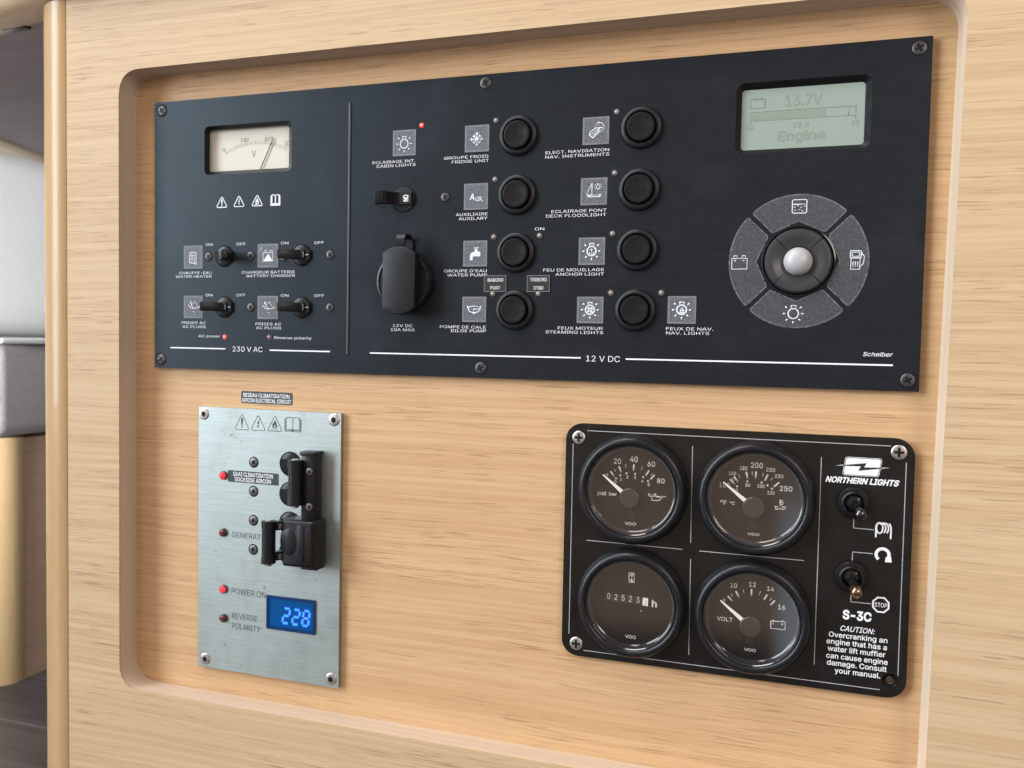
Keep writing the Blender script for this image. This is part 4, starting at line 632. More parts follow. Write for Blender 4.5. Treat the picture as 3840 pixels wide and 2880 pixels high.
# --- pictogram tiles
def bulb(mb, f, cx, cy, r, lw, h, rays=True, sc=1.):
    mb.stroke([f(*p) for p in circ(cx, cy, r, 28)], lw, h, True)
    a = r * .42; y0 = cy + r * 1.02
    mb.stroke([f(cx - a, y0 - .02), f(cx - a, y0 + r * .62), f(cx + a, y0 + r * .62), f(cx + a, y0 - .02)], lw, h)
    if rays:
        for t in (0, 180, 225, 270, 315, 42, 138):
            c_, s_ = math.cos(math.radians(t)), math.sin(math.radians(t)); k0, k1 = (1.5, 2.0) if t not in (42, 138) else (1.6, 2.15)
            mb.stroke([f(cx + r * k0 * c_, cy + r * k0 * s_), f(cx + r * k1 * c_, cy + r * k1 * s_)], lw, h)
def tile(x0, y1, x1, y0, icon, im='icon_ink'):
    loc = ((x0 + x1) / 2, (y0 + y1) / 2, 0); fm = 'film'
    t = MB().plate([rrect(x0, y0, x1, y1, .2, 2)], .02, .12).build('pictogram_tile', fm, PAN, loc)
    f = lambda u, v: (x0 + u * (x1 - x0), y0 + v * (y1 - y0)); h = .17; mb = MB(); lw = .55
    if icon == 'bulb': bulb(mb, f, .5, .46, .17, .6, h)
    elif icon == 'anchor':
        bulb(mb, f, .5, .5, .17, .8, h); mb.stroke([f(.5, .6), f(.5, .4)], .35, h); mb.stroke([f(.44, .56), f(.56, .56)], .3, h); mb.stroke([f(.41, .47), f(.44, .41), f(.5, .39), f(.56, .41), f(.59, .47)], .35, h)
    elif icon == 'prop':
        bulb(mb, f, .5, .5, .17, .8, h)
        for k in range(4):
            a = k * 90 + 20; mb.flat([[f(.5 + .13 * math.cos(math.radians(a + q)) * s, .5 + .13 * math.sin(math.radians(a + q)) * s) for q, s in ((0, .1), (-10, .9), (25, 1), (55, .8), (50, .3))]], h)
    elif icon == 'sail':
        bulb(mb, f, .5, .5, .17, .8, h); mb.flat([[f(.49, .6), f(.49, .45), f(.42, .45)]], h); mb.flat([[f(.51, .62), f(.51, .45), f(.6, .45)]], h); mb.flat([[f(.4, .43), f(.6, .43), f(.56, .38), f(.44, .38)]], h)
    elif icon == 'snow':
        for k in range(3 + 1):
            a = math.radians(45 * k); c_, s_ = math.cos(a), math.sin(a); L_ = .26 if k % 2 == 0 else .20
            mb.stroke([f(.5 - L_ * c_, .47 - L_ * s_), f(.5 + L_ * c_, .47 + L_ * s_)], .5, h + .002 * k)
            for sg in (1, -1):
                for da in (35, -35):
                    b_ = a + math.radians(da); px, py = .5 + sg * L_ * .62 * c_, .47 + sg * L_ * .62 * s_
                    mb.stroke([(f(px, py)), f(px + sg * .09 * math.cos(b_), py + sg * .09 * math.sin(b_))], .42, h + .01)
    elif icon == 'aux': mb.text('A', *[f(.24, 0)[0], f(.47, 0)[0]], f(0, .38)[1], 3.1, h, .02, .1); mb.text('UX.', f(.49, 0)[0], f(.8, 0)[0], f(0, .33)[1], 2.1, h, .02)
    elif icon == 'tap': mb.flat([[f(*p) for p in ((.29, .24), (.40, .24), (.40, .36), (.44, .39), (.72, .39), (.72, .57), (.60, .57), (.60, .66), (.56, .66), (.56, .70), (.64, .70), (.66, .73), (.44, .73), (.46, .70), (.53, .70), (.53, .66), (.48, .66), (.48, .57), (.38, .55), (.31, .50), (.29, .42))]], h)
    elif icon == 'bilge':
        mb.stroke([f(.22, .64), (f(.3, .42)), f(.5, .34), f(.7, .42), f(.78, .64)], lw, h); mb.stroke([f(.25, .57), f(.4, .62), f(.6, .62), f(.76, .57)], .45, h); mb.flat([[f(.36, .4), f(.64, .4), f(.5, .3)]], h); mb.stroke([f(.48, .42), f(.48, .51), f(.84, .51)], .7, h)
    elif icon == 'nav':
        mb.stroke([f(.25, .36), f(.4, .24), f(.6, .42), f(.66, .62), (f(.47, .58)), f(.3, .46)], .55, h, True); mb.stroke([f(.4, .24), f(.66, .62)], .35, h); mb.stroke([f(.28, .34), f(.62, .6)], .35, h); mb.stroke([f(.33, .3), f(.64, .52)], .3, h)
        mb.stroke([f(.47, .58), f(.56, .82), f(.66, .62)], .35, h); mb.stroke([f(.66, .62), f(.83, .56), f(.62, .44)], .35, h); mb.stroke([f(.56, .8), f(.7, .78), f(.8, .68), f(.82, .57)], .4, h)
    elif icon == 'deck':
        mb.stroke([f(.43, .8), f(.43, .38), f(.22, .38), f(.43, .8)], .4, h); mb.flat([[f(.22, .36), f(.3, .29), f(.74, .29), f(.8, .39), f(.6, .37), f(.45, .38), f(.3, .36)], [f(.34, .35), f(.72, .36), f(.7, .32), f(.36, .32)][::-1]], h); bulb(mb, f, .66, .66, .07, .35, h)
    elif icon == 'heater':
        mb.stroke([f(*p) for p in rrect(.32, .24, .66, .70, .06)], .5, h, True)
        for u in (.41, .49, .57): mb.stroke([f(u, .28), f(u + .02, .36), f(u - .02, .46), f(u, .54), f(u, .62)], .38, h); mb.stroke([f(u - .03, .57), f(u, .64), f(u + .03, .57)], .3, h)
        mb.stroke([f(.55, .24), f(.6, .2), f(.78, .19)], .5, h)
    elif icon == 'charger':
        mb.stroke([f(.27, .27), f(.75, .27), f(.75, .62), f(.27, .62)], .5, h, True); mb.flat([[f(.28, .28), f(.74, .28), f(.52, .58)]], h + .01)
        for u in (.34, .62): mb.stroke([f(u, .62), f(u, .71), f(u + .09, .71), f(u + .09, .62)], .5, h)
        mb.stroke([f(.18, .86), f(.14, .78), f(.19, .79), f(.14, .71)], .4, h)
    elif icon == 'plug':
        mb.stroke([f(.36, .76), f(.42, .58), f(.58, .74), f(.8, .47), f(.5, .42), f(.42, .58)], .4, h); mb.stroke([f(.26, .6), f(.38, .44), f(.82, .46)], .35, h); mb.stroke([f(.34, .72), f(.5, .44)], .3, h); mb.flat([[f(.76, .44), f(.86, .5), f(.8, .54)]], h); mb.stroke([f(.5, .3), f(.62, .24)], .3, h)
    mb.build('pictogram', im, t, (loc[0], loc[1], .15), smooth=0); return t
for a in ((21.1, -85.0, 34.3, -98.4, 'heater'), (72.2, -84.9, 85.7, -98.3, 'charger'), (21.1, -114.4, 34.4, -127.6, 'plug'), (72.3, -114.5, 85.8, -127.7, 'plug'), (157.0, -25.8, 170.5, -39.5, 'bulb'),
          (198.7, -25.8, 212.2, -39.6, 'snow'), (198.7, -55.9, 212.1, -69.5, 'aux'), (198.8, -85.6, 212.2, -99.1, 'tap'), (198.8, -114.9, 212.2, -128.2, 'bilge'), (262.0, -25.7, 275.5, -39.3, 'nav'),
          (261.7, -55.7, 275.2, -69.2, 'deck'), (261.3, -85.3, 274.8, -99.0, 'anchor'), (261.1, -114.9, 274.7, -128.2, 'prop'), (306.7, -114.6, 320.4, -128.0, 'sail')): tile(*a)
# --- push buttons
def push_button(x, y):
    loc = (x, y, 0)
    o = MB().lathe([(10.45, .02), (10.4, .8), (9.9, 1.7), (8.9, 2.2), (8.2, 2.25), (7.85, 2.0), (7.7, 1.2), (7.6, .05)], x, y, 56).build('push_button', 'black_satin', PAN, loc)
    MB().lathe([(7.62, .06), (6.5, .08)], x, y, 48).build('gap', 'black_deep', o, loc)
    MB().lathe([(0, 3.15), (5.2, 3.3), (6.3, 3.5), (6.75, 3.4), (7.0, 3.0), (7.05, .07)], x, y, 56).build('cap', 'black_plastic', o, loc); return o
b0 = push_button(228.2, -32.5)
for x, y in ((228.1, -62.6), (228.0, -92.2), (228.0, -121.8), (291.6, -32.4), (291.3, -62.4), (291.0, -91.9), (290.8, -121.6)): dup(b0, (x, y, 0), PAN)
# --- indicators
lit = led(PAN, 173.8, -24.0, True); dup(lit, (49.9, -138.3, 0), PAN)
l0 = led(PAN, 215.8, -24.1, False)
for x, y in ((215.8, -54.3), (215.7, -83.9), (240.6, -83.8), (215.7, -113.4), (240.5, -113.3), (279.1, -23.9), (278.8, -53.8), (278.4, -83.6), (278.3, -113.0), (303.4, -113.0)): dup(l0, (x, y, 0), PAN)
led(PAN, 80.0, -138.1, False, off='led_rose')
# --- breakers of the left half
def breaker(x, y, on):
    loc = (x, y, 0)
    o = MB().lathe([(6.45, .03), (6.4, .25), (6.05, .3), (5.9, .05)], x, y, 40).build('breaker_switch', 'black_deep', PAN, loc)
    hs = MB().lathe([(5.92, .06), (5.5, .7), (3.5, 1.25), (0, 1.4)], x, y, 40); hs.build('dome', 'black_plastic', o, loc)
    MB().box((x, y, 1.05), (11.4, 5.6, .9)).build('slot', 'black_deep', o, loc)
    s = -1 if on else 1; ang = math.radians(-42 if on else 40)
    r = Matrix.Rotation(ang, 4, 'Y')
    lv = MB().box((x + 6.6 * math.sin(ang), y, 1 + 6.6 * math.cos(ang)), (3.2, 5.2, 13.0), r, .5)
    lv.box((x, y, 1.7), (5.0, 5.3, 1.6), None, .4); lv.build('lever', 'black_satin', o, (x, y, 1))
    if on: MB().flat([rrect(x + 3.0, y - .14, x + 5.0, y + .14, 0)], 1.56).build('position_mark', 'ink', o, loc); MB().flat([rrect(x + 2.2, y - 1.5, x + 2.5, y + 1.6, 0)], 2.55).build('seam', 'icon_dim', o, loc)
    return o
breaker(49.6, -91.5, False); k0 = breaker(101.2, -91.6, True); dup(k0, (49.7, -121.0, 0), PAN); dup(k0, (101.4, -121.0, 0), PAN)
# --- cabin light breaker with its long ribbed lever
o = MB().lathe([(7.35, .03), (7.3, .25), (6.85, .28), (6.7, .05)], 164, -62.4, 44).build('cabin_light_breaker', 'black_deep', PAN, (164, -62.4, 0))
MB().lathe([(6.72, .06), (6.5, .5), (3.5, .7), (0, .75)], 164, -62.4, 44).build('dome', 'black_satin', o, (164, -62.4, 0))
MB().lathe([(3.9, .03), (3.7, .2), (3.4, .03)], 150.6, -62.6, 32).build('lever_stop_ring', 'black_deep', o, (150.6, -62.6, 0))
lv = MB(); y = -62.5
lv.prism([(y - 3.1, .8), (y + 3.1, .8), (y + 3.1, 2.2), (y - 3.1, 2.2)], 163.2, 169.2)
for (xa, ha, wa), (xb, hb, wb) in (((163.3, 2.2, 3.1), (158.6, 6.0, 3.1)), ((158.6, 6.0, 3.1), (155.0, 8.3, 3.5))):
    vs_ = [lv.bm.verts.new(p) for p in ((xa, y - wa, ha), (xa, y + wa, ha), (xb, y + wb, hb), (xb, y - wb, hb), (xa, y - wa, ha - 2.4), (xa, y + wa, ha - 2.4), (xb, y + wb, hb - 2.4), (xb, y - wb, hb - 2.4))]
    for q in ((0, 1, 2, 3), (7, 6, 5, 4), (0, 3, 7, 4), (1, 5, 6, 2), (2, 6, 7, 3), (0, 4, 5, 1)): lv.bm.faces.new([vs_[i] for i in q])
recalc(lv); lv.build('lever', 'black_satin', o, (164, y, 1))
gp = MB().box((153.2, y, 7.2), (5.6, 7.2, 2.6), None, .5)
for k in range(7): gp.box((151.0 + k * .75, y, 8.55), (.36, 6.9, .5), None, .12, 1)
gp.build('grip', 'black_plastic', o, (153, y, 7))
rt = Matrix.Translation((166.0, y, 2.25)) @ Matrix.Rotation(math.radians(-90), 4, 'Z')
MB().text('ON', -1.75, 1.75, -1.3, 2.8, .04, .03, 0, rt).build('position_lettering', 'ink', o, (166, y, 2.2), smooth=0)
# --- lighter socket
sx, sy = 166.4, -107.0
o = MB().lathe([(16.3, .03), (16.3, 2), (16.0, 4.5), (15.2, 5.6), (14.2, 5.9), (13.6, 5.3), (0, 5.3)], sx, sy, 64).build('power_socket', 'rubber', PAN, (sx, sy, 0))
half = 9.5; Rl = 14.7; a0 = math.degrees(math.asin(half / Rl))
lid = [p for p in circ(sx + .3, sy + 3.2, Rl, 14, 90 - a0, 90 + a0)] + [p for p in circ(sx + .3, sy - 3.2, Rl, 14, 270 - a0, 270 + a0)]
MB().plate([lid], 5.4, 11.5, .7, 2).build('cover_flap', 'black_satin', o, (sx, sy, 8))
st = MB(); path = [(-89.5, 10.8), (-87.5, 11.6), (-84.9, 11.6), (-83.0, 10.2), (-82.0, 7.0), (-82.2, 3.5), (-83.8, .8), (-86, .3), (-90.2, .3)]
for (y0, h0), (y1, h1) in zip(path, path[1:]):
    vs_ = [st.bm.verts.new(p) for p in ((sx - 1.2, y0, h0), (sx + 3.6, y0, h0), (sx + 3.6, y1, h1), (sx - 1.2, y1, h1))]; st.bm.faces.new(vs_)
bmesh.ops.remove_doubles(st.bm, verts=st.bm.verts, dist=1e-4); recalc(st); bmesh.ops.solidify(st.bm, geom=st.bm.faces[:], thickness=1.1)
st.build('strap', 'black_satin', o, (sx, -86, 6))
# --- fixing screws
s0 = cross_screw(PAN, 209.7, -3.9 - .6, 3.1, 'screw_black', 30)
for x, y in ((5.2, -5.0), (414.7, -4.9), (4.9, -152.4), (209.6, -152.4), (415.2, -152.4)): dup(s0, (x, y, 0), PAN)
s1 = cross_screw(PAN, 188.1, -62.4, 2.35, 'screw_black', 40, name='breaker_screw')
for x, y in ((38.6, -91.5), (67.6, -91.4), (119.3, -91.7), (67.7, -121.0), (119.5, -121.0), (89.3, -92.6)): dup(s1, (x, y, 0), PAN)
# --- round menu pad
cx, cy = 366.2, -98.4
segs = []
seg = circ(0, 0, 31.2, 22, 132.5, 47.5) + [(11.8, 13.6), (0, 18.9), (-11.8, 13.6)]
seg = rpoly(seg[::-1], .8, 2)
for k in range(4):
    r = Matrix.Rotation(math.radians(90 * k), 2); pts = [tuple(r @ Vector(p)) for p in seg]
    q = r @ Vector((0, 24)); loc = (cx + q.x, cy + q.y, 0)
    so = MB().plate([[(cx + x, cy + y) for x, y in pts]], .02, .1).build('menu_segment', 'film_dim', PAN, loc, smooth=0)
    MB().stroke([(cx + x * .985 + .0, cy + y * .985) for x, y in pts], .5, .1, True).build('rubbed_edge', 'film_rim', so, loc)
    mb = MB(); h = .17
    if k == 0:
        f = lambda u, v: (cx - 3.0 + 6.4 * u, cy + 22.2 + 6.2 * v)
        mb.stroke([f(*p) for p in rrect(0, 0, 1, 1, .12)], .45, h, True); mb.stroke([f(0, .66), f(1, .66)], .45, h)
        for u, v in ((.15, .45), (.4, .55), (.62, .42), (.2, .2), (.5, .25), (.7, .15), (.86, .5)): mb.stroke([f(u - .06, v), f(u + .07, v + .02)], .35, h)
    elif k == 1:
        f = lambda u, v: (cx - 29.6 + 7.0 * u, cy - 3.4 + 6.6 * v)
        mb.stroke([f(0, 0), f(1, 0), f(1, .76), f(0, .76)], .45, h, True)
        for u in (.12, .68): mb.stroke([f(u, .76), f(u, .96), f(u + .2, .96), f(u + .2, .76)], .4, h)
        mb.stroke([f(.14, .6), f(.3, .6)], .35, h); mb.stroke([f(.22, .68), f(.22, .52)], .35, h); mb.stroke([f(.7, .6), f(.88, .6)], .35, h)
    elif k == 2: bulb(mb, lambda u, v: (cx - 1.0 + 16 * (u - .5), cy - 24.4 + 16 * (v - .5)), .5, .5, .145, .6, h)
    else:
        f = lambda u, v: (cx + 23.0 + 6.2 * u, cy - 4.0 + 8.4 * v)
        mb.stroke([f(*p) for p in rrect(0, .62, .74, 1, .06)], .45, h, True); mb.stroke([f(*p) for p in rrect(.12, .70, .62, .92, .04)], .35, h, True); mb.stroke([f(.06, .6), f(.04, 0), f(.66, 0), f(.68, .6)], .45, h, True)
        for u in (.2, .36, .52): mb.stroke([f(u, .12), f(u, .42)], .4, h)
        mb.stroke([f(.74, .9), f(.96, .7), f(.9, .3), f(.66, .12)], .4, h)
    mb.build('pictogram', 'icon_ink', so, loc, smooth=0)
o = MB().lathe([(16.6, .03), (16.5, .7), (15.9, .9), (15.5, .3), (15.2, .05)], cx + .3, cy, 64).build('menu_pad', 'black_gloss', PAN, (cx, cy, 0))
for k in range(4):
    q = MB(); prof_ = [(15.1, .1), (15.0, 1.6), (14.2, 2.7), (13.0, 3.0), (11.0, 2.6), (8.5, 1.7), (6.8, 1.3)]
    nn = 15; ring = []
    for r_, h_ in prof_: ring.append([q.bm.verts.new((cx + .3 + r_ * math.cos(math.radians(90 * k - 44.2 + 88.4 * t / (nn - 1))), cy + r_ * math.sin(math.radians(90 * k - 44.2 + 88.4 * t / (nn - 1))), h_)) for t in range(nn)])
    for a_, b_ in zip(ring, ring[1:]):
        for t in range(nn - 1): q.bm.faces.new((a_[t], a_[t + 1], b_[t + 1], b_[t]))
    q.build('direction_key', 'key_black', o, (cx, cy, 1))
MB().lathe([(15.1, .06), (0, .07)], cx + .3, cy, 48).build('pad_well', 'black_deep', o, (cx, cy, 0))
MB().lathe([(0, 6.6), (1.8, 6.45), (3.6, 5.9), (5.2, 4.8), (6.2, 3.2), (6.5, 1.4)], cx + .3, cy - .2, 48).build('centre_knob', 'ball_grey', o, (cx, cy, 3))
# --- two little stickers over the bilge pump button
for x0, y0, x1, y1, rows in ((210.9, -112.4, 223.2, -103.9, [('BABORD', 213.0, 221.6, -107.1, 1.7), ('PORT', 214.5, 219.9, -111.2, 1.7)]), (234.4, -112.5, 246.6, -104.0, [('TRIBORD', 236.1, 245.1, -107.1, 1.75), ('STBD', 238.1, 243.3, -111.3, 1.7)])):
    s = MB().plate([rrect(x0, y0, x1, y1, .2, 2)], .42, .5).build('sticker', 'sticker_black', PAN, ((x0 + x1) / 2, (y0 + y1) / 2, .4))
    MB().stroke(rrect(x0 + .15, y0 + .15, x1 - .15, y1 - .15, .2, 2), .13, .52, True).build('border', 'ink_grey', s, ((x0 + x1) / 2, y0, .5))
    label_text(s, rows, h=.56, bold=.003)

# ================================================================== shore power panel (bare metal)
STL = empty('shore_power_panel', (79, -258, 0), 'tall bare steel breaker panel with black interlock slide and blue voltage readout', 'breaker panel')
MB().plate([rrect(31.9, -336.0, 127.1, -179.8, .3, 2)], BACK + .03, 0).build('faceplate', 'steel', STL, (79.5, -258, -1))
t0 = cross_screw(STL, 35.6, -184.0, 3.5, 'screw_steel', 10, 'torx', sink=False)
for x, y in ((122.6, -183.7), (37.0, -331.0), (122.3, -331.2)): dup(t0, (x, y, 0), STL)
t1 = cross_screw(STL, 70.3, -210.7, 2.6, 'screw_dull', 0, 'torx', 'breaker_screw', sink=True)
for y in (-227.7, -244.7, -261.8): dup(t1, (70.3, y, 0), STL)
def steel_led(x, y, lit):
    loc = (x, y, 0)
    o = MB().lathe([(2.6, .03), (2.5, 1.0), (2.05, 1.2), (1.95, .9)], x, y, 28).build('indicator_light', 'led_collar', STL, loc)
    lens = MB().lathe([(0, 2.3), (1.2, 2.1), (1.8, 1.4), (1.95, .8)], x, y, 24).build('lens', 'led_red_lit' if lit else 'led_red_off', o, loc); o['label'] = 'indicator glowing red' if lit else 'indicator dark red, unlit'; return o
a_ = steel_led(49.6, -219.6, True); b_ = steel_led(49.7, -253.5, False); dup(a_, (50.0, -287.2, 0), STL); dup(b_, (50.1, -304.6, 0), STL)
warning(STL, 'mark', 57.2, -192.0, 67.0, -182.8, 'ink_dark', .35); warning(STL, 'bolt', 68.2, -192.0, 78.1, -182.8, 'ink_dark', .35); warning(STL, 'flame', 79.3, -191.9, 89.3, -182.8, 'ink_dark', .35)
book(STL, 90.8, -191.6, 101.6, -183.5, 'ink_dark', .35, False)
label_text(STL, [('GENERATOR', 55.5, 81.5, -255.9, 3.3)], m='ink_dark', bold=-.003); label_text(STL, [('POWER ON', 55.5, 78.9, -289.5, 3.5)], m='ink_dark', bold=-.003)
label_text(STL, [('REVERSE', 55.9, 73.2, -304.2, 3.4), ('POLARITY', 55.9, 75.4, -310.2, 3.4)], m='ink_dark', bold=-.003)
s = MB().plate([rrect(52.6, -223.2, 87.0, -216.3, .6, 3)], .02, .14).build('sticker', 'sticker', STL, (70, -219.7, 0))
label_text(s, [('QUAI CLIMATISATION', 56.3, 83.3, -219.4, 2.3), ('DOCKSIDE AIRCON', 57.5, 82.0, -222.5, 2.3)], h=.2, bold=.012)
# breakers behind the slide
for i, y in enumerate((-210.2, -227.5, -244.6, -261.8)):
    up = i < 2; loc = (94.8, y, 0)
    o = MB().lathe([(7.15, .03), (7.1, .3), (6.7, .32), (6.6, .06), (5.8, .4), (3.5, .8), (0, .9)], 94.8, y, 40).build('breaker_switch', 'black_plastic', STL, loc)
    MB().box((94.8, y, .6), (12.0, 5.4, 1.0)).build('slot', 'black_deep', o, loc)
    ang = math.radians(45 if up else -30); r = Matrix.Rotation(ang, 4, 'Y')
    lv = MB().box((94.8 + 6 * math.sin(ang), y, 6 * math.cos(ang)), (4.2, 5.0, 12), r, .4); lv.build('lever', 'black_satin', o, loc)
    if not up:
        mt = Matrix.Translation((94.8 + 7.5 * math.sin(ang), y, 7.5 * math.cos(ang))) @ Matrix.Rotation(ang + math.radians(90), 4, 'Y') @ Matrix.Translation((0, 0, 2.2)) @ Matrix.Rotation(math.radians(-90), 4, 'Z')
        mt = Matrix.Translation((94.8 + 7.2 * math.sin(ang) + 2.0, y, 7.2 * math.cos(ang) + 1.25)) @ Matrix.Rotation(math.radians(52), 4, 'Y') @ Matrix.Rotation(math.radians(-90), 4, 'Z')
        MB().text('50', -1.4, 1.4, -.9, 1.9, .25, .0, 0, mt).build('rating_lettering', 'icon_ink', o, (94, y, 5), smooth=0)
for x, h, y0, y1 in ((104.0, 9.4, -231.6, -206.2), (88.3, 11.3, -265.4, -241.3)):
    bar = MB().tube([(x, y0, h), (x, y1, h)], 3.8)
    bar.tube([(x, y0 + .05, h), (x, y0 + 3.6, h)], 4.05); bar.tube([(x, y1 - 3.6, h), (x, y1 - .05, h)], 4.05)
    b = bar.build('lever_tie_bar', 'black_satin', STL, (x, (y0 + y1) / 2, h))
    p = MB().tube([(x, y1 - .5, h), (x, y1 + .5, h)], 2.1); p.tube([(x, y0 - 1.6, h), (x, y0 + .2, h)], 1.25); p.tube([(x, y0 - 1.3, h), (x, y0 - .9, h)], 2.2); p.build('pin', 'screw_steel', b, (x, y0, h))
# interlock: rail, end cap, sliding block
rail = MB().box((111.1, -222, 4.0), (8.4, 40, 8.0), None, .5)
rail.build('interlock_rail', 'black_plastic', STL, (111, -222, 4))
MB().box((111.0, -202.6, 4.4), (9.6, 2.4, 8.8), None, .5).build('rail_end_cap', 'black_satin', STL, (111, -202.6, 4))
r0 = cross_screw(STL, 112.3, -212.4, 2.2, 'screw_dull', 15, 'torx', 'rail_screw', 8.0, True); dup(r0, (112.3, -232.2, 8.0), STL)
bl = MB().plate([rrect(98.6, -265.4, 118.6, -239.2, 1.2, 4)], .05, 14.0, 1.6, 3)
blk = bl.build('interlock_block', 'black_plastic', STL, (108, -252, 7))
MB().plate([rrect(107.6, -267.6, 117.6, -264.4, .6, 3)], .05, 9, .5).build('block_foot', 'black_satin', blk, (112, -266, 4))
MB().box((110.6, -252, 14.0), (4.6, 21, .9), None, .4).build('raised_rib', 'black_satin', blk, (110, -252, 14))
th = MB()
for i in range(12):
    u0, u1 = i / 12, (i + 1) / 12
thb = bmesh.new(); bmesh.ops.create_uvsphere(thb, u_segments=28, v_segments=16, radius=1); bmesh.ops.scale(thb, vec=(6.5, 9.8, 2.6), verts=thb.verts); bmesh.ops.translate(thb, vec=(103.2, -251.5, 12.4), verts=thb.verts)
me_ = bpy.data.meshes.new('m'); thb.to_mesh(me_); thb.free(); th.mesh(me_); th.build('thumb_grip', 'black_satin', blk, (100, -251, 11))
rg = MB()
for k in range(3):
    x = 98.2 + k * 1.25; w_ = 5.6 + k * 1.0
    rg.tube([(x, -251.5 - w_ * math.cos(t), 12.2 + (1.9 + .35 * k) * math.sin(t)) for t in [math.radians(15 + 150 * q / 12) for q in range(13)]], .34)
rg.build('grip_ridges', 'black_plastic', blk, (98, -251, 14))
# blue readout
dsp = MB().plate([rrect(79.9, -307.0, 112.0, -287.2, .3, 2), rrect(81.4, -305.3, 110.6, -288.9, .2, 2)[::-1]], .02, .9).build('voltage_readout', 'blue_frame', STL, (96, -297, 0))
MB().flat([rrect(81.3, -305.4, 110.7, -288.8, .2, 2)], .15).build('screen', 'blue_face', dsp, (96, -297, .1))
SEG = {'2': 'abged', '8': 'abcdefg'}
dg = MB(); gw = MB()
def digit(ch, x, y, w_, h_, sl):
    pt = lambda u, v: (x + u * w_ + sl * v * h_, y + v * h_)
    e = {'a': ((.1, 1), (.9, 1)), 'g': ((.1, .5), (.9, .5)), 'd': ((.1, 0), (.9, 0)), 'f': ((0, .92), (0, .58)), 'b': ((1, .92), (1, .58)), 'e': ((0, .42), (0, .08)), 'c': ((1, .42), (1, .08))}
    for k in SEG[ch]: a_, b_ = e[k]; dg.stroke([pt(*a_), pt(*b_)], 1.15, .34); gw.stroke([pt(*a_), pt(*b_)], 2.1, .22)
for i, c in enumerate('228'): digit(c, 90.4 + 6.5 * i, -302.6, 4.0, 8.6, .14)
dgo = dg.build('digits', 'blue_lit', dsp, (99, -298, .3)); gw.build('digit_glow', 'blue_glow', dsp, (99, -298, .2))

# sticker on the wood above it
stk = MB().plate([rrect(59.4, -176.7, 93.9, -169.7, .8, 3)], BACK + .02, BACK + .2).build('sticker', 'sticker', None, (76.6, -173.2, -3))
tag(stk, 'small dark adhesive label reading RESEAU CLIMATISATION stuck on the oak above the steel panel', 'sticker')
label_text(stk, [('RESEAU CLIMATISATION', 60.8, 92.0, -173.0, 2.1), ('AIRCON ELECTRICAL CIRCUIT', 59.9, 93.2, -176.0, 2.1)], h=BACK + .26, bold=.012)

# ================================================================== engine gauge panel
GP = empty('engine_gauge_panel', (338, -239, 0), 'black engine panel with four round gauges and two toggle switches', 'gauge panel')
hx, hy = 412.8, -290.8
MB().plate([rrect(256.9, -298.6, 419.6, -179.0, 8.5, 8), circ(hx, hy, 3.6, 32)[::-1]], BACK + .03, 0, 0).build('faceplate', 'gauge_plate', GP, (338, -239, -1), smooth=0)
MB().lathe([(3.6, 0), (2.4, -2.2), (2.2, -2.9)], hx, hy, 32).build('empty_screw_hole', 'black_gloss', GP, (hx, hy, -1))
MB().lathe([(0, -2.1), (1.5, -2.2), (2.1, -2.9)], hx - .1, hy + .2, 24).build('sunken_screw', 'screw_dull', GP, (hx, hy, -2))
g0 = cross_screw(GP, 263.6, -186.2, 3.4, 'screw_steel', 0, 'pozi', sink=True)
for x, y in ((264.6, -292.3), (412.8, -185.2)): dup(g0, (x, y, 0), GP)
LN = [((260.7, -189.5), (260.7, -287.7)), ((416.0, -189.6), (416.0, -287.6)), ((267.9, -182.5), (409.3, -182.5)), ((268.5, -295.3), (408.6, -295.3)), ((320.6, -187.4), (321.0, -234.9)), ((321.2, -242.9), (321.6, -290.6)),
      ((268.8, -238.4), (317.0, -238.6)), ((325.1, -238.6), (373.7, -238.6)), ((379.8, -189.3), (379.8, -287.5))]
for a_, b_ in LN: MB().stroke([a_, b_], .36, .04).build('printed_line', 'ink_grey', GP, ((a_[0] + b_[0]) / 2, (a_[1] + b_[1]) / 2, 0))
for pts in ([(394.8, -217.0), (394.8, -221.3), (403.5, -221.4)], [(394.8, -237.3), (394.8, -232.5), (403.5, -232.5)], [(394.8, -251.7), (394.8, -255.8), (403.5, -255.8)]): MB().stroke(pts, .4, .04).build('printed_line', 'ink_grey', GP, (pts[1][0], pts[1][1], 0))
lg = MB(); box_ = rpoly([(389.2, -197.0), (404.7, -196.9), (405.9, -188.6), (390.4, -188.6)], 1.0, 4)
bolt_ = [(386.2, -192.8), (399.4, -190.9), (398.4, -192.9), (409.1, -192.5), (395.9, -194.7), (396.9, -192.6)]
ccx, ccy = 397.55, -192.8
box_in = [(ccx + (x - ccx) * .95, ccy + (y - ccy) * .91) for x, y in box_]
lg.flat([box_in], .06); lg.stroke(box_, .22, .06, True); lg.build('emblem', 'ink', GP, (ccx, ccy, 0), smooth=0)
bo = MB().flat([bolt_], .10).build('emblem_bolt', 'sticker_black', GP, (ccx, ccy, .1), smooth=0)
MB().stroke([(389.3, -192.3), (386.2, -192.8), (389.6, -192.75)], .16, .1).stroke([(405.8, -192.65), (409.1, -192.5), (405.5, -193.1)], .16, .1).build('bolt_outline', 'ink', bo, (ccx, ccy, .1))
MB().text('NORTHERN LIGHTS', 381.9, 413.6, -200.6, 2.5, .08, .03, .28).build('maker_lettering', 'ink', GP, (397, -200, 0), smooth=0)
MB().text('S-3C', 391.5, 404.0, -264.0, 3.9, .08, .035).build('lettering', 'ink', GP, (397, -262, 0), smooth=0)
ct = MB().text('CAUTION:', 390.5, 405.8, -269.8, 2.4, .08, .008, .25)
